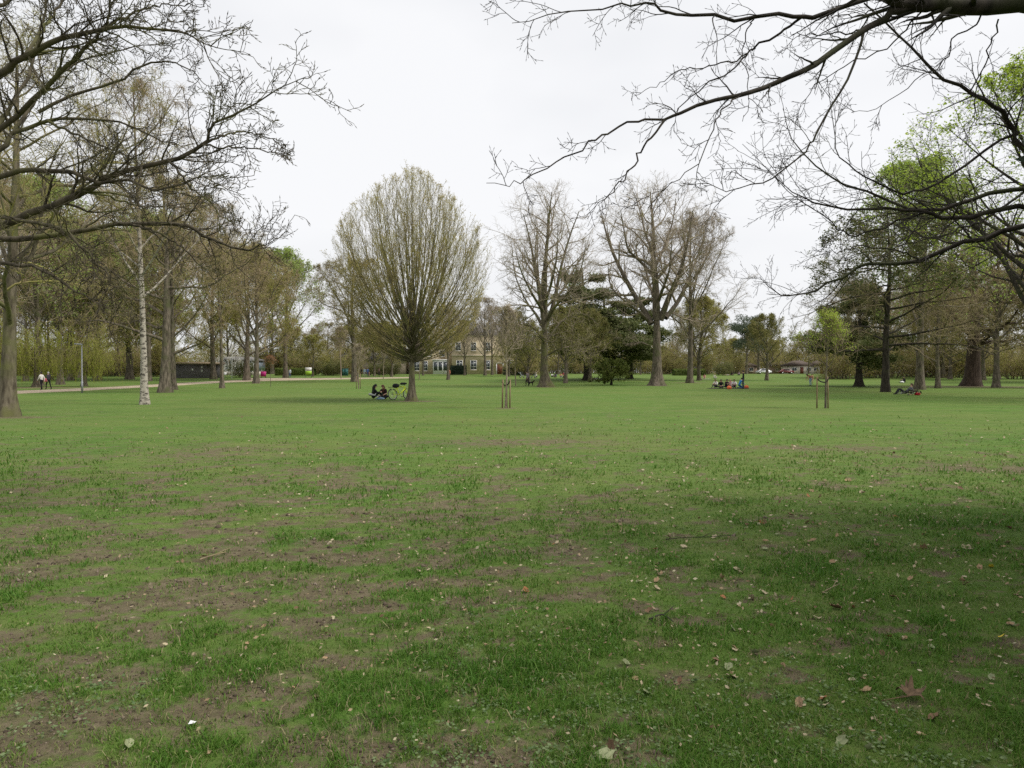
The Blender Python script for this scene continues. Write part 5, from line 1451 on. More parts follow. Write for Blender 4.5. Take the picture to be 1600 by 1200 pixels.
# black jackets and bag piled on the bicycle
def lump(name, label, cat, loc, r, m, seed=1, flat=.0, noise=.35):
    g = Geo().ellipsoid((0, 0, r[2] * (.8 - flat)), r, 12, 8, noise, seed)
    me_ = g.mesh(name, m, True)
    return tag(link(name, me_, None, loc), label, cat)
M_CLOTHB = plain("black_cloth", (.016, .017, .02), .9, .2)
rb = root("saddle_bag", "black jacket and bag heaped over the yellow-green bicycle", "bag", bk + np.array([.04, -.06, .70]), math.radians(44))
part("bag", Geo().ellipsoid((-.38, 0, .13), (.22, .14, .13), 12, 8, .25, 4), M_CLOTHB, rb, True)
part("jacket", Geo().ellipsoid((.16, 0, .25), (.22, .14, .07), 14, 8, .4, 7), M_CLOTHB, rb, True)
lb = G(1419, 617.5)
o = bicycle("black bicycle lying flat on the grass in front of the reclining cyclist", lb + np.array([-.1, .1, .08]), math.radians(3), M_REDBIKE, lying=True)
rr_ = root("red_bag", "red bag lying by the fallen bicycle", "bag", lb + np.array([.5, -.28, 0]), .2)
M_RED = plain("red_cloth", (.42, .02, .03), .8, .1)
part("body", Geo().ellipsoid((0, 0, .10), (.24, .13, .11), 12, 8, .2, 2), M_RED, rr_, True)
part("strap", Geo().tube(spline([(-.3, -.05, .12), (-.1, -.15, .3), (.15, -.12, .28), (.3, -.03, .12)], 8), .02, 6), M_BLACK, rr_, True)

# ================================================================== FALLEN LEAVES AND STICKS
def leaf_mesh(name, seed, lobes, curl, m):
    rg = np.random.default_rng(seed)
    n = 12
    a = np.arange(n) * 2 * np.pi / n
    r = .5 * (1 + lobes * np.cos(a * 5) * .5 + rg.normal(size=n) * .06) * np.where(np.abs(a - np.pi) < .3, .8, 1)
    x, y = r * np.cos(a), r * np.sin(a) * .7
    z = curl * (y * y * 2.2 + x * x * .9) + rg.normal(size=n) * .05
    V = [(0, 0, 0)] + [(x[i], y[i], z[i] + .02) for i in range(n)] + [(-.5, 0, .06), (-.85, .03, .1), (-.85, .06, .1), (-.5, .03, .06)]
    me_ = mesh_np(name, np.array(V), [np.array([[0, i + 1, (i + 1) % n + 1] for i in range(n)]), np.array([[n + 1, n + 2, n + 3, n + 4]])], m, None)
    return me_
LC = [("tan", (.27, .18, .10)), ("brown", (.15, .09, .05)), ("orange-brown", (.28, .12, .05)), ("pale", (.36, .30, .19)), ("grey-green", (.21, .23, .12)), ("yellow", (.5, .38, .03))]
LM = []
for k, (nm, c_) in enumerate(LC):
    m_ = plain("dead_leaf_" + nm.replace("-", "_"), c_, .75, .25, 5)
    LM.append([leaf_mesh("fallen_leaf_" + nm.replace("-", "_"), 300 + 7 * k + j, (.25, .1, .35)[j], (.45, .8, .2)[j], m_) for j in range(3)])
rg = np.random.default_rng(77)
spots = [(822, 924, 2, .085), (1150, 892, 3, .09), (1158, 896, 3, .08), (1180, 1022, 4, .085), (1118, 1035, 1, .07), (1277, 967, 3, .08), (1352, 1082, 0, .10), (1250, 1102, 0, .09), (1288, 1104, 3, .07), (1452, 913, 5, .06),
         (1445, 836, 2, .09), (1443, 858, 0, .13), (1300, 880, 0, .10), (1271, 846, 0, .09), (1308, 838, 0, .08), (1510, 858, 3, .14), (1395, 935, 0, .09), (1510, 914, 0, .08), (1566, 997, 5, .07), (1455, 1015, 4, .08),
         (1315, 1160, 4, .08), (1358, 1172, 4, .07), (1460, 1126, 1, .09), (1130, 935, 2, .07), (1174, 936, 3, .10), (1305, 952, 1, .12), (1270, 917, 3, .09), (1010, 1085, 4, .09), (977, 1038, 4, .08), (696, 944, 4, .07),
         (727, 955, 0, .05), (571, 881, 3, .05), (945, 1183, 4, .12), (955, 1170, 1, .1), (200, 1167, 4, .08), (153, 982, 0, .05), (412, 981, 0, .05), (283, 913, 3, .05), (320, 871, 0, .11), (985, 882, 0, .06), (1024, 860, 2, .07),
         (870, 849, 3, .07), (1195, 818, 1, .1), (1262, 818, 0, .1), (1438, 806, 1, .1), (1560, 846, 3, .12), (1575, 850, 3, .1), (1530, 1080, 1, .1), (495, 1093, 0, .06), (1235, 806, 1, .1), (970, 796, 0, .09), (1325, 752, 0, .16),
         (1205, 752, 1, .12), (1345, 770, 3, .12), (1268, 768, 0, .1), (1500, 765, 1, .12), (1045, 840, 1, .08), (1590, 930, 0, .1), (1115, 1010, 3, .05), (760, 1010, 0, .04), (1428, 1040, 4, .06)]
for _ in range(190):
    p_ = rg.beta(2.4, 1.35) * 1600
    y_ = 690 + rg.beta(1.15, 2.2) * 500
    spots.append((p_, y_, int(rg.choice(6, p=[.28, .2, .1, .27, .14, .01])), rg.uniform(.045, .085) * (1.15 if p_ > 1000 else .7)))
names_ = ["tan", "brown", "orange-brown", "pale", "grey-green", "yellow"]
for k, (a, b, c_, s_) in enumerate(spots):
    p_ = G(a, b)
    me_ = LM[c_][k % 3]
    o = link("fallen_leaf", me_, None, (p_[0], p_[1], p_[2] + .010), 0, s_ * .68)
    o.rotation_euler = (rg.normal() * .5, rg.normal() * .5, rg.random() * 6.28)
    tag(o, "%s dead leaf lying on the lawn" % names_[c_], "leaf", "%s leaves scattered on the lawn" % names_[c_])
# the finer litter beyond
gl_ = Geo()
n_ = 2600
a = rg.beta(2.0, 1.3, n_) * 1700 - 50; b = 650 + rg.beta(1.2, 2.0, n_) * 560
yy = EYE * F / (b - 582); xx = (a - 800) / F * yy
gl_.leaves(np.c_[xx, yy, Hz(xx, yy) + .02], np.clip(.012 * yy ** .6, .018, .075), rg, .6, .6)
tag(link("leaf_litter", gl_.mesh("leaf_litter", leafmat("leaf_litter", [(.16, .10, .055), (.34, .25, .15), (.45, .40, .27)], .1))), "fine scattered leaf litter across the lawn", "leaf litter", kind="stuff")
# curled dead leaf cluster, lower right
M_CURL = plain("curled_dead_leaf", (.13, .085, .048), .85, .35, 40)
cl_ = root("dead_leaf_cluster", "brown curled cluster of dead leaflets at the lower right", "leaf", G(1420, 1094), .4)
for k in range(9):
    an = -1.2 + k * .34
    q_ = [(0, 0, .02), (math.cos(an) * .05, math.sin(an) * .05, .045), (math.cos(an) * (.06 + .012 * (k % 4)), math.sin(an) * .075, .015 + .028 * ((k * 7) % 4))]
    g = Geo(); pts = spline(q_, 5); side = np.array([-math.sin(an), math.cos(an), .2]) 
    wv = np.array([.003, .009, .012, .009, .002])[:, None] * side * (.7 + .2 * (k % 3))
    g.add(np.concatenate([pts - wv, pts + wv]), [[i, i + 1, 5 + i + 1, 5 + i] for i in range(4)])
    part("leaflet", g, M_CURL, cl_)
part("stalk", Geo().tube([(0, 0, .02), (-.07, .01, .02), (-.15, .03, .012)], [.004, .003, .002], 6), M_CURL, cl_)
def stick(name, label, pts, r0, m=M_TWIG_DARK):
    q_ = [G(a, b) + np.array([0, 0, .02]) for a, b in pts]
    g = Geo(); sp_ = spline(q_, 10)
    g.tube(sp_, np.linspace(r0, r0 * .5, 10), 6)
    side = sp_[6] + np.array([.08, .12, .03]); g.tube([sp_[5], side], [r0 * .5, r0 * .3], 5)
    tag(link(name, g.mesh(name, m, True)), label, "twig")
stick("fallen_twig", "long dark fallen twig lying across the middle of the lawn", [(1040, 846), (1070, 843), (1110, 842), (1145, 839)], .005)
stick("fallen_twig", "short brown twig on a bare patch below the orange leaf", [(1015, 972), (1035, 965), (1052, 976)], .007)
stick("fallen_twig", "pale crooked twig heap on the turf at left", [(312, 878), (330, 872), (352, 866)], .008, M_TWIG)
stick("fallen_twig", "thin twig in the shaded grass at right", [(1285, 930), (1300, 922), (1312, 916)], .006, M_TWIG)
r = G(300, 1135)
g = Geo().add([(-.014, -.01, 0), (.014, -.012, .006), (.016, .012, .002), (-.012, .012, .008), (0, 0, .012)], [[0, 1, 4], [1, 2, 4], [2, 3, 4], [3, 0, 4]])
tag(link("paper_scrap", g.mesh("paper_scrap", M_WHITE), None, r + np.array([0, 0, .015])), "tiny white scrap of paper on bare soil at lower left", "litter")

# ================================================================== PEOPLE
SKIN = plain("skin", (.50, .31, .22), .6, .06, 8)
HAIRS = {k: plain("hair_" + k, c, .6, .2, 30) for k, c in {"black": (.012, .010, .009), "brown": (.06, .03, .015), "auburn": (.11, .04, .018), "fair": (.30, .21, .10), "grey": (.35, .34, .33)}.items()}
CL = {}
def cloth(c):
    if c not in CL: CL[c] = plain("cloth_%d" % len(CL), c, .9, .14, 9)
    return CL[c]

def pose(kind_, v=0.0):
    """joints: x to the person's right, y forward, z up; for a 1.70 m adult"""
    J = {}
    if kind_ in ("stand", "walk", "bend"):
        b = .0
        J.update(pelvis=(0, 0, .95), spine=(0, .01, 1.14), chest=(0, .0, 1.33), neck=(0, .01, 1.47), head=(0, .03, 1.58), top=(0, .02, 1.68))
        for s, n in ((-1, "l"), (1, "r")):
            k = v * s
            J["shoulder" + n] = (s * .17, 0, 1.40); J["elbow" + n] = (s * .23, -.02 - .1 * k, 1.13); J["wrist" + n] = (s * .23, .08 - .22 * k, .90); J["palm" + n] = (s * .23, .10 - .25 * k, .82)
            J["hip" + n] = (s * .09, 0, .90); J["knee" + n] = (s * .10, .05 + .16 * k, .50); J["ankle" + n] = (s * .10, -.03 + .26 * k, .09); J["toe" + n] = (s * .11, .12 + .26 * k, .035)
        if kind_ == "bend":
            J.update(spine=(0, .12, 1.1), chest=(0, .28, 1.2), neck=(0, .40, 1.26), head=(0, .50, 1.30), top=(0, .58, 1.36))
            for s, n in ((-1, "l"), (1, "r")):
                J["shoulder" + n] = (s * .17, .34, 1.22); J["elbow" + n] = (s * .2, .42, .95); J["wrist" + n] = (s * .16, .5, .74); J["palm" + n] = (s * .15, .53, .67)
    elif kind_ in ("sit", "cross", "recline"):
        l = v
        J.update(pelvis=(0, 0, .13), spine=(0, .02 + .05 * l, .32), chest=(0, .03 + .16 * l, .50), neck=(0, .05 + .26 * l, .64), head=(0, .09 + .34 * l, .75), top=(0, .09 + .38 * l, .85))
        for s, n in ((-1, "l"), (1, "r")):
            J["shoulder" + n] = (s * .17, .04 + .22 * l, .57); J["hip" + n] = (s * .1, .03, .13)
            if kind_ == "cross":
                J["knee" + n] = (s * .36, .28, .20); J["ankle" + n] = (-s * .06, .40 + .04 * s, .09); J["toe" + n] = (-s * .17, .42 + .04 * s, .06)
                J["elbow" + n] = (s * .26, .16 + .18 * l, .36); J["wrist" + n] = (s * .14, .36 + .1 * l, .27); J["palm" + n] = (s * .08, .42 + .1 * l, .25)
            else:
                J["knee" + n] = (s * .12, .42, .44); J["ankle" + n] = (s * .12, .62, .09); J["toe" + n] = (s * .13, .78, .04)
                J["elbow" + n] = (s * .24, .22 + .15 * l, .38); J["wrist" + n] = (s * .14, .42, .42); J["palm" + n] = (s * .09, .48, .43)
        if kind_ == "recline":
            J.update(spine=(0, -.12, .28), chest=(0, -.26, .42), neck=(0, -.36, .54), head=(0, -.38, .66), top=(0, -.40, .76))
            for s, n in ((-1, "l"), (1, "r")):
                J["shoulder" + n] = (s * .17, -.32, .48); J["elbow" + n] = (s * .24, -.44, .26); J["wrist" + n] = (s * .22, -.38, .05); J["palm" + n] = (s * .22, -.30, .03)
    elif kind_ == "lie":
        J.update(pelvis=(0, 0, .11), spine=(0, -.2, .12), chest=(0, -.4, .13), neck=(0, -.55, .13), head=(0, -.66, .14), top=(0, -.76, .14))
        for s, n in ((-1, "l"), (1, "r")):
            J["shoulder" + n] = (s * .17, -.48, .12); J["elbow" + n] = (s * .28, -.24, .08); J["wrist" + n] = (s * .26, .02, .06); J["palm" + n] = (s * .26, .1, .05)
            J["hip" + n] = (s * .09, .04, .11); J["knee" + n] = (s * .11, .45, .12); J["ankle" + n] = (s * .12, .86, .07); J["toe" + n] = (s * .16, .92, .16)
    elif kind_ == "kneel":
        l = v
        J.update(pelvis=(0, -.1, .34), spine=(0, -.02, .53), chest=(0, .08, .72), neck=(0, .16, .85), head=(0, .22, .95), top=(0, .23, 1.05))
        for s, n in ((-1, "l"), (1, "r")):
            J["shoulder" + n] = (s * .17, .12, .78); J["elbow" + n] = (s * .24, .24, .55); J["wrist" + n] = (s * .16, .42, .48); J["palm" + n] = (s * .13, .48, .46)
            J["hip" + n] = (s * .1, -.06, .31); J["knee" + n] = (s * .13, .32, .10); J["ankle" + n] = (s * .11, -.16, .09); J["toe" + n] = (s * .11, -.30, .05)
    return J

RAD = dict(pelvis=(.15, .11), spine=(.135, .095), chest=(.155, .105), neck=(.055, .055), head=(.078, .092), top=(.05, .06), shoulder=.062, elbow=.043, wrist=.030, palm=(.038, .020), hip=.088, knee=.060, ankle=.042, toe=(.042, .028), finger=.0085)
BONES = [("pelvis", "spine", 0), ("spine", "chest", 0), ("chest", "neck", 0), ("neck", "head", 2), ("head", "top", 2)]
for n in "lr":
    BONES += [("chest", "shoulder" + n, 0), ("shoulder" + n, "elbow" + n, 0), ("elbow" + n, "wrist" + n, 4), ("wrist" + n, "palm" + n, 2),
              ("pelvis", "hip" + n, 1), ("hip" + n, "knee" + n, 1), ("knee" + n, "ankle" + n, 1), ("ankle" + n, "toe" + n, 3)]

def person(label, loc, rz, kind_="stand", v=0.0, top=(.3, .3, .3), legs=(.03, .03, .04), shoes=(.02, .02, .02), hair="brown", long=False, H=1.68, sleeves=True, group=None, bareleg=False, child=1.0):
    J = pose(kind_, v)
    names = list(J); bones = list(BONES)
    for n, s in (("l", -1), ("r", 1)):
        w_, p_ = np.array(J["wrist" + n]), np.array(J["palm" + n])
        d = nrm(p_ - w_); lat = nrm(np.cross(d, [0, 1, .3])); 
        for k in range(4):
            b0 = p_ + lat * (k - 1.5) * .021 + d * .012; ln = (.062, .074, .07, .052)[k]
            nm = "finger%s%d" % (n, k)
            J[nm + "a"] = tuple(b0 + d * ln * .55); J[nm + "b"] = tuple(b0 + d * ln + np.array([-s * .012, .014, 0]))
            bones += [("palm" + n, nm + "a", 2), (nm + "a", nm + "b", 2)]
        J["finger%s4a" % n] = tuple(w_ * .45 + p_ * .55 + np.array([-s * .01, .035, 0])); J["finger%s4b" % n] = tuple(np.array(J["finger%s4a" % n]) + d * .035)
        bones += [("palm" + n, "finger%s4a" % n, 2), ("finger%s4a" % n, "finger%s4b" % n, 2)]
    names = list(J)
    ix = {n: i for i, n in enumerate(names)}
    me_ = bpy.data.meshes.new("person_skeleton")
    me_.from_pydata([J[n] for n in names], [(ix[a], ix[b]) for a, b, _ in bones], [])
    ob = bpy.data.objects.new("person_skeleton", me_); COL.objects.link(ob)
    md = ob.modifiers.new("skin", 'SKIN'); md.use_smooth_shade = True
    sub = ob.modifiers.new("sub", 'SUBSURF'); sub.levels = 1; sub.render_levels = 1
    for n in names:
        key = n.rstrip("ab") if n.startswith("finger") else (n[:-1] if n[:-1] in RAD else n)
        rd = RAD["finger"] if n.startswith("finger") else RAD[key]
        sv_ = me_.skin_vertices[0].data[ix[n]]
        sv_.radius = (rd, rd) if np.isscalar(rd) else rd
        sv_.use_root = (n == "pelvis")
    dg = bpy.context.evaluated_depsgraph_get()
    body = bpy.data.meshes.new_from_object(ob.evaluated_get(dg))
    bpy.data.objects.remove(ob)
    # one continuous body: material by the nearest bone
    nv = len(body.vertices)
    co = np.zeros(nv * 3); body.vertices.foreach_get("co", co); co = co.reshape(-1, 3)
    A_ = np.array([J[a] for a, b, _ in bones]); B_ = np.array([J[b] for a, b, _ in bones]); reg = np.array([r for _, _, r in bones])
    npoly = len(body.polygons)
    cen = np.zeros(npoly * 3); body.polygons.foreach_get("center", cen); cen = cen.reshape(-1, 3)
    ab = B_ - A_
    t = np.clip(((cen[:, None] - A_) * ab).sum(-1) / (ab * ab).sum(-1), 0, 1)
    dist = np.linalg.norm(cen[:, None] - (A_ + t[..., None] * ab), axis=-1)
    nb = dist.argmin(1); mi = reg[nb]
    mi = np.where(mi == 4, 0 if sleeves else 2, mi)
    if bareleg: mi = np.where((mi == 1) & (np.array([bones[i][0].startswith("knee") for i in nb])), 2, mi)
    body.materials.clear()
    for m_ in (cloth(top), cloth(legs), SKIN, cloth(shoes)): body.materials.append(m_)
    body.polygons.foreach_set("material_index", mi.astype(np.int32)); body.name = "person"
    sc_ = H / 1.70 * child
    o = link("person", body, None, loc, rz, sc_)
    tag(o, label, "person", group)
    # hair: a cap over the back and top of the head
    h, tp = np.array(J["head"]), np.array(J["top"]); up_ = nrm(tp - h); fw = nrm(np.array([0, 1, 0]) - up_ * up_[1]); sd_ = np.cross(fw, up_)
    g = Geo(); u = np.linspace(0, 2 * np.pi, 15)[:-1]; rows = []
    for ph in np.linspace(.05, 1.0, 6):
        for q_ in u:
            lim_ = ph * (1.25 + .85 * (.5 - .5 * math.cos(q_)))          # further down at the back
            d = np.array([math.sin(lim_) * math.sin(q_) * .092, math.sin(lim_) * math.cos(q_) * .108, math.cos(lim_) * .125])
            rows.append(h + up_ * .028 + sd_ * d[0] + fw * d[1] + up_ * d[2])
    V_ = np.array(rows); nu = len(u)
    g.add(V_, [[i * nu + j, (i + 1) * nu + j, (i + 1) * nu + (j + 1) % nu, i * nu + (j + 1) % nu] for i in range(5) for j in range(nu)])
    if long:
        st = h - fw * .06
        g.tubes(np.array([[st + up_ * .06, st - fw * .03 - up_ * .05, st - fw * .05 + np.array([0, 0, -.20]), st - fw * .04 + np.array([0, 0, -.34])]]), np.array([[.07, .092, .085, .03]]), 10)
    link("hair", g.mesh("hair", HAIRS[hair], True), o)
    # face: nose, eyes, mouth
    g = Geo(); g.ellipsoid(h + fw * .094 - up_ * .012, (.012, .016, .018), 6, 4)
    link("nose", g.mesh("nose", SKIN, True), o)
    g = Geo()
    for s in (-1, 1): g.ellipsoid(h + fw * .086 + sd_ * s * .03 + up_ * .015, (.011, .006, .006), 6, 4)
    g.ellipsoid(h + fw * .086 - up_ * .048, (.022, .006, .005), 6, 4)
    link("eyes_and_mouth", g.mesh("eyes_and_mouth", HAIRS["brown"], True), o)
    return o

def face_to(loc, tx, ty):
    """rotation that turns local +y towards a point"""
    return math.atan2(-(tx - loc[0]), ty - loc[1])

def blanket(label, loc, w_, d, col, rz=0.0, seed=1):
    rg_ = np.random.default_rng(seed)
    n = 10
    V_ = np.array([[(i / n - .5) * w_, (j / n - .5) * d, .025 + rg_.random() * .03] for i in range(n + 1) for j in range(n + 1)])
    V_[:, :2] += rg_.normal(size=(len(V_), 2)) * .02
    q_ = [[i * (n + 1) + j, (i + 1) * (n + 1) + j, (i + 1) * (n + 1) + j + 1, i * (n + 1) + j + 1] for i in range(n) for j in range(n)]
    return tag(link("picnic_blanket", mesh_np("picnic_blanket", V_, [np.array(q_)], cloth(col), None, True), None, loc, rz), label, "blanket")

R90 = math.pi / 2
# walkers on the path
p = G(65, 609.3); person("walker in a white top and black trousers on the path", p, 1.2, "walk", .8, (.72, .70, .66), (.012, .012, .014), hair="black", H=1.62)
p = G(76, 608.6); person("walker in a dark jacket beside the white-topped one", p, 1.3, "walk", -.8, (.05, .045, .06), (.012, .012, .014), hair="grey", H=1.64)
o = root("shoulder_bag", "pink shoulder bag between the two walkers", "bag", G(71.3, 608.8) + np.array([0, -.05, .78]))
part("body", Geo().ellipsoid((0, 0, .12), (.16, .09, .19), 10, 7, .1, 3), cloth((.45, .10, .13)), o, True); part("strap", Geo().tube(spline([(-.1, 0, .26), (0, 0, .55), (.1, 0, .26)], 7), .014, 6), M_BLACK, o)
# seated pair near the hornbeam
p1 = G(582, 624.3); p2 = G(601.5, 623.6)
person("seated person in black, long black hair, left of the bicycle", p1, face_to(p1, p2[0], p2[1] - .4), "sit", .25, (.012, .014, .014), (.012, .018, .016), hair="black", long=True, H=1.74)
person("seated person with long brown hair reading beside the bicycle", p2, face_to(p2, p1[0], p1[1] - 1.2), "cross", .55, (.03, .015, .018), (.02, .02, .03), hair="auburn", long=True, H=1.66, sleeves=False)
o = root("open_book", "open white book or papers on the seated reader's lap", "book", p2 + np.array([-.42, -.30, .16]), .3)
for s in (-1, 1): part("page", Geo().add([(0, -.2, 0), (s * .27, -.2, .06), (s * .27, .2, .10), (0, .2, .04), (0, -.2, -.015), (s * .27, -.2, .045), (s * .27, .2, .085), (0, .2, .025)], [[0, 1, 2, 3], [7, 6, 5, 4], [0, 4, 5, 1], [1, 5, 6, 2], [2, 6, 7, 3], [3, 7, 4, 0]]), M_WHITE, o)
o = root("grey_shawl", "pale grey band of cloth round the black-clad sitter's waist", "shawl", p1 + np.array([0, 0, .30]))
part("band", Geo().tubes(np.array([[[math.cos(q_) * .19, math.sin(q_) * .17 + .02, .03 * math.sin(q_ * 2)] for q_ in np.linspace(0, 6.283, 17)]]), np.full((1, 17), .055), 8), cloth((.45, .46, .45)), o, True)
o = root("tote_bag", "light blue cloth bag lying in front of the reader", "bag", p2 + np.array([-.15, -.55, 0]))
part("body", Geo().ellipsoid((0, 0, .06), (.24, .14, .08), 10, 7, .25, 5), cloth((.25, .36, .48)), o, True); part("strap", Geo().tube(spline([(-.2, 0, .07), (-.3, -.1, .04), (-.1, -.16, .03), (.05, -.1, .08)], 8), .012, 6), cloth((.25, .36, .48)), o)
# dog walker
p = G(824, 603.3); person("dog walker in a mauve-grey top and black trousers", p, 2.2, "walk", .5, (.30, .24, .27), (.012, .012, .014), hair="black", H=1.74)
def dog(label, loc, rz, col):
    pts = {"hip": (0, -.26, .42), "mid": (0, 0, .41), "chest": (0, .22, .42), "neck": (0, .34, .54), "skull": (0, .42, .62), "snout": (0, .56, .58), "tail1": (0, -.40, .46), "tail2": (0, -.52, .58)}
    rad = {"hip": .085, "mid": .085, "chest": .11, "neck": .07, "skull": .075, "snout": .035, "tail1": .025, "tail2": .014}
    ed = [("mid", "hip"), ("mid", "chest"), ("chest", "neck"), ("neck", "skull"), ("skull", "snout"), ("hip", "tail1"), ("tail1", "tail2")]
    for s, n in ((-1, "l"), (1, "r")):
        pts.update({"ear" + n: (s * .07, .40, .70), "sh" + n: (s * .08, .22, .32), "wr" + n: (s * .085, .22, .16), "pw" + n: (s * .085, .25, .025), "kn" + n: (s * .09, -.16, .28), "hk" + n: (s * .09, -.34, .17), "pb" + n: (s * .09, -.29, .025)})
        rad.update({"ear" + n: .02, "sh" + n: .045, "wr" + n: .028, "pw" + n: .03, "kn" + n: .055, "hk" + n: .028, "pb" + n: .03})
        ed += [("skull", "ear" + n), ("chest", "sh" + n), ("sh" + n, "wr" + n), ("wr" + n, "pw" + n), ("hip", "kn" + n), ("kn" + n, "hk" + n), ("hk" + n, "pb" + n)]
    nm = list(pts); ix = {n: i for i, n in enumerate(nm)}
    me_ = bpy.data.meshes.new("dog_skeleton"); me_.from_pydata([pts[n] for n in nm], [(ix[a], ix[b]) for a, b in ed], [])
    ob = bpy.data.objects.new("dog_skeleton", me_); COL.objects.link(ob)
    ob.modifiers.new("skin", 'SKIN').use_smooth_shade = True
    s_ = ob.modifiers.new("sub", 'SUBSURF'); s_.levels = 1
    for n in nm:
        d = me_.skin_vertices[0].data[ix[n]]; d.radius = (rad[n], rad[n]); d.use_root = n == "mid"
    body = bpy.data.meshes.new_from_object(ob.evaluated_get(bpy.context.evaluated_depsgraph_get())); bpy.data.objects.remove(ob)
    body.materials.clear(); body.materials.append(col); body.name = "dog"
    o = tag(link("dog", body, None, loc, rz, .95), label, "dog")
    g = Geo().tubes(np.array([[[math.cos(q_) * .075, .345 + math.sin(q_) * .04, .535 - math.sin(q_) * .05] for q_ in np.linspace(0, 6.283, 13)]]), np.full((1, 13), .012), 6)
    link("collar", g.mesh("collar", M_RED, True), o)
dog("small black dog at the dog walker's feet", G(829.5, 602.8), -1.3, plain("dog_fur_black", (.016, .014, .013), .9, .3, 20))
# people in front of the house
p = G(702, 592.3); person("person in an orange top against the slender tree before the house", p, 2.6, "stand", .2, (.50, .20, .12), (.03, .02, .02), hair="brown", H=1.7)
p = G(453, 590.7); person("person in a pale top and blue jeans on the forecourt path", p, 3.0, "walk", .5, (.55, .60, .66), (.06, .10, .20), hair="brown", H=1.72)
for k, (a, b, c_, l_, hh, lab) in enumerate([(564.5, 588.6, (.02, .02, .025), (.02, .02, .025), "black", "person in dark clothes, left of a small group by the forecourt"),
        (569.5, 588.6, (.42, .52, .62), (.45, .45, .48), "fair", "person in a pale blue top within the small forecourt group"),
        (574.5, 588.8, (.07, .12, .33), (.05, .07, .16), "brown", "person in dark blue, right of the small forecourt group")]):
    p = G(a, b); person(lab, p, 2.4 + k * .5, "stand", .3, c_, l_, hair=hh, H=1.7)
p = G(577, 588.9); person("small child in pink beside the forecourt group", p, 2.0, "stand", .3, (.5, .22, .22), (.35, .2, .2), hair="brown", child=.62)
p = G(592, 588.4); person("person in a brown coat walking right of the forecourt group", p, 4.4, "walk", .8, (.20, .13, .10), (.05, .04, .04), hair="brown", H=1.7)
# people around the pushchair and further right
def pushchair(label, loc, rz, col):
    r = root("pushchair", label, "pushchair", loc, rz)
    for x, y, rr in ((-.25, .4, .12), (.25, .4, .12), (-.27, -.25, .15), (.27, -.25, .15)):
        a_ = np.linspace(0, 2 * np.pi, 17)
        wv = part("wheel", Geo().tube(np.stack([0 * a_ + x, y + np.cos(a_) * rr, rr + np.sin(a_) * rr + .01], 1), .02, 6, False), M_RUBBER, r, True)
        part("hub", Geo().tube([(x - .02, y, rr), (x + .02, y, rr)], rr * .7, 8), M_STEEL, wv)
    g = Geo()
    for s in (-.25, .25): g.tube([(s, .4, .14), (s, .0, .55), (s, -.55, 1.02)], .014, 6); g.tube([(s, -.25, .16), (s, .05, .58)], .014, 6)
    g.tube([(-.25, -.55, 1.02), (.25, -.55, 1.02)], .018, 6)
    part("frame", g, M_STEEL, r, True)
    part("seat", Geo().add([(-.22, .35, .42), (.22, .35, .42), (.22, -.1, .40), (-.22, -.1, .40), (-.22, .35, .48), (.22, .35, .48), (.22, -.06, .46), (-.22, -.06, .46), (-.22, -.3, .95), (.22, -.3, .95), (-.22, -.25, .97), (.22, -.25, .97)],
         [[0, 1, 5, 4], [4, 5, 6, 7], [0, 3, 2, 1], [3, 8, 9, 2], [7, 6, 11, 10], [8, 10, 11, 9], [0, 4, 7, 3], [1, 2, 6, 5], [3, 7, 10, 8], [2, 9, 11, 6]]), cloth(col), r)
    u = np.linspace(0, np.pi, 9)
    V_ = np.array([[x, -.28 + .42 * math.sin(t * .5), .78 + .36 * math.cos(t * .5)] for x in (-.24, -.12, .0, .12, .24) for t in u * .9])
    part("hood", Geo().add(V_, [[i * 9 + j, (i + 1) * 9 + j, (i + 1) * 9 + j + 1, i * 9 + j + 1] for i in range(4) for j in range(8)]), cloth(col), r, True)
    return r
pushchair("dark pushchair standing behind the dog walker", A(834, 128), 1.7, (.02, .02, .025))
pushchair("light grey pushchair left of the dark one", A(815, 130), -1.4, (.40, .42, .45))
p = A(839, 131); person("person in a white top beside the dark pushchair", p, 2.0, "cross", .3, (.65, .60, .57), (.05, .05, .06), hair="fair")
p = A(881.5, 128); person("person in bright pink crouching far right of the mossy trunk", p, 2.3, "kneel", 0, (.62, .07, .17), (.02, .02, .025), hair="brown", H=1.75)
p = A(876, 130); person("person in an orange top sitting by the one in pink", p, 3.4, "sit", .2, (.60, .30, .14), (.3, .3, .34), hair="fair")
p = A(868, 131); person("person in a navy top sitting among the far picnickers", p, 2.9, "cross", .2, (.06, .07, .14), (.05, .05, .05), hair="black")
p = A(862, 132); person("person in a white shirt sitting among the far picnickers", p, 3.9, "sit", .2, (.62, .6, .58), (.1, .1, .12), hair="brown")
p = G(929, 592.6); blanket("white blanket spread left of the dome-shaped tree", p, 2.4, 1.6, (.60, .58, .56))
person("sunbather lying on the white blanket by the dome-shaped tree", p + np.array([0, 0, .04]), R90, "lie", 0, (.62, .62, .62), (.42, .30, .26), hair="brown", sleeves=False, bareleg=True)
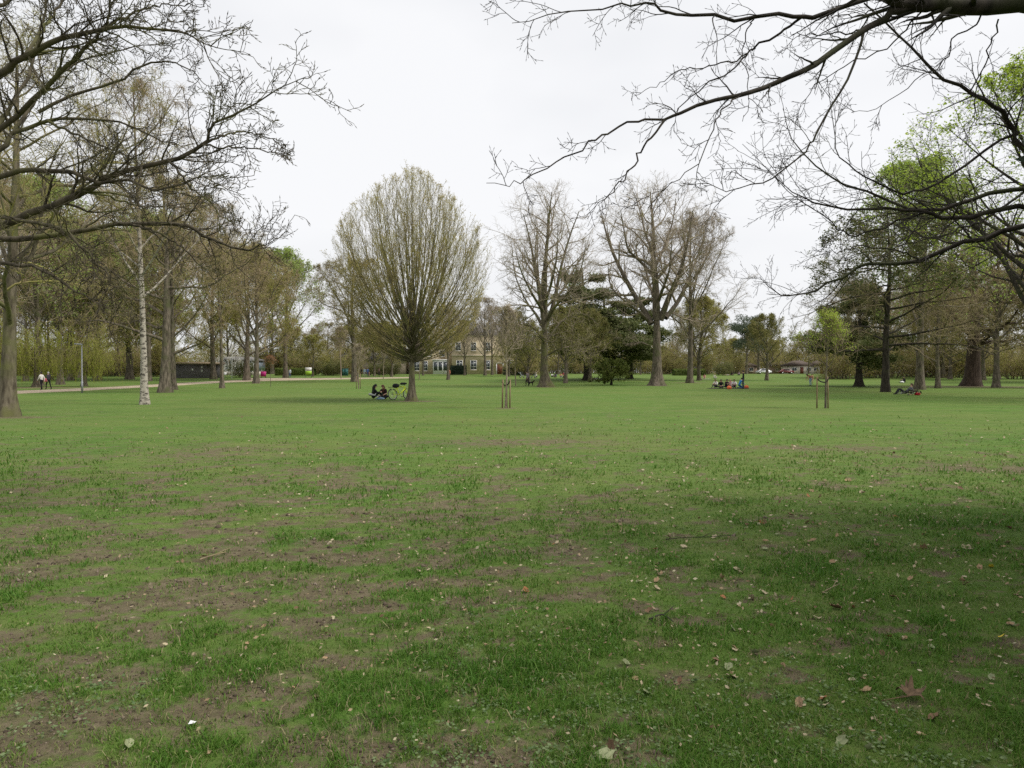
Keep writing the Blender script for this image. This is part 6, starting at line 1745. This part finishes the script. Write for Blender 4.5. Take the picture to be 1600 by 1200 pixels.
# picnic group on the right lawn
pb = G(1138, 607.4); blanket("dark picnic blanket under the seated group on the right lawn", pb, 3.9, 1.6, (.05, .035, .04), 0, 2)
grp = [(1119, 606.8, (.62, .58, .54), (.05, .05, .06), "brown", "sit", "sitter in a white top at the blanket's left end"),
       (1126.5, 607.3, (.015, .015, .02), (.02, .02, .025), "black", "cross", "sitter all in black next to the white-topped one"),
       (1134.5, 606.9, (.03, .022, .02), (.02, .02, .025), "black", "sit", "sitter in dark brown in the middle of the blanket"),
       (1142, 606.6, (.58, .34, .34), (.30, .28, .30), "fair", "cross", "sitter in pale pink right of the blanket's middle"),
       (1147, 606.9, (.66, .62, .62), (.10, .06, .07), "brown", "sit", "sitter in white and maroon near the orange bag")]
for k, (a, b, c_, l_, hh, kd, lab) in enumerate(grp):
    p = G(a, b); person(lab, p + np.array([0, 0, .03]), 2.4 + .5 * (k % 3), kd, .25, c_, l_, hair=hh, long=(k in (1, 3)), H=1.72)
p = G(1156, 606.9); person("person in a bright blue jacket kneeling beside the standing one", p, -1.4, "kneel", 0, (.03, .20, .46), (.04, .12, .28), hair="black", H=1.68)
p = G(1161.5, 607.6); person("person in black standing over the picnic group", p, 1.3, "stand", .15, (.012, .014, .013), (.06, .065, .075), hair="black", H=1.78)
for nm, lab, a, b, col in (("orange_bag", "orange bag on the picnic blanket's front edge", 1139.5, 608.2, (.62, .15, .06)), ("orange_ball", "orange rucksack right of the standing person", 1166.5, 607.2, (.55, .12, .05))):
    o = root("picnic_bag", lab, "bag", G(a, b)); part("body", Geo().ellipsoid((0, 0, .15), (.24, .16, .19), 10, 7, .15, 3), cloth(col), o, True)
    part("handle", Geo().tube(spline([(-.1, 0, .30), (0, 0, .42), (.1, 0, .30)], 7), .014, 6), cloth(col), o)
# further sitters
p = G(1099, 592.4); blanket("small pale blanket beyond the swollen-based trunk", p, 2.2, 1.3, (.55, .52, .50), 0, 4)
person("bare-shouldered sitter in pink on the small pale blanket", p + np.array([.2, 0, .04]), 2.8, "sit", .2, (.55, .28, .25), (.45, .30, .25), hair="brown", sleeves=False, bareleg=True)
p = G(1116, 591.6); person("sitter in cream right of the small pale blanket", p, 3.6, "cross", .2, (.55, .53, .45), (.35, .35, .36), hair="fair")
p = A(1143.5, 150); person("sitter in black on the far lawn above the picnic group", p, 3.1, "cross", .2, (.015, .015, .018), (.02, .02, .02), hair="black", H=1.8)
p = A(1135, 150); person("sunbather lying far off beside the sitter in black", p, R90, "lie", 0, (.5, .45, .43), (.45, .3, .25), hair="brown")
p = A(1155, 149); person("sitter in purple-grey far off right of the one in black", p, 2.4, "sit", .2, (.22, .18, .25), (.05, .05, .06), hair="brown")
# couple near the green young tree
p = G(1266.5, 602.8); person("person in salmon top and light blue trousers bending left of the stakes", p, 1.9, "bend", 0, (.58, .26, .20), (.35, .45, .62), hair="brown", H=1.7)
p = G(1268.5, 600.6); person("child with dark hair behind the bending person", p, 2.6, "stand", .2, (.50, .25, .17), (.5, .3, .24), hair="black", child=.8)
# cyclist reclining behind the fallen bicycle and a far sitter
p = lb + np.array([.35, .95, 0]); person("cyclist in a grey jacket reclining behind the fallen bicycle", p, R90 * .9, "recline", 0, (.085, .085, .10), (.03, .03, .035), hair="brown", H=1.75)
p = G(1414, 598.2); person("dark figure sitting in the shade above the reclining cyclist", p, 1.6, "sit", .4, (.012, .014, .016), (.02, .022, .025), hair="black", H=1.75)
o = root("white_bag", "white bag left of the dark figure in the shade", "bag", G(1409.5, 598.6)); part("body", Geo().ellipsoid((0, 0, .13), (.3, .2, .15), 10, 7, .25, 3), M_WHITE, o, True); part("handle", Geo().tube(spline([(-.1, 0, .24), (0, 0, .36), (.1, 0, .24)], 7), .014, 6), M_WHITE, o)
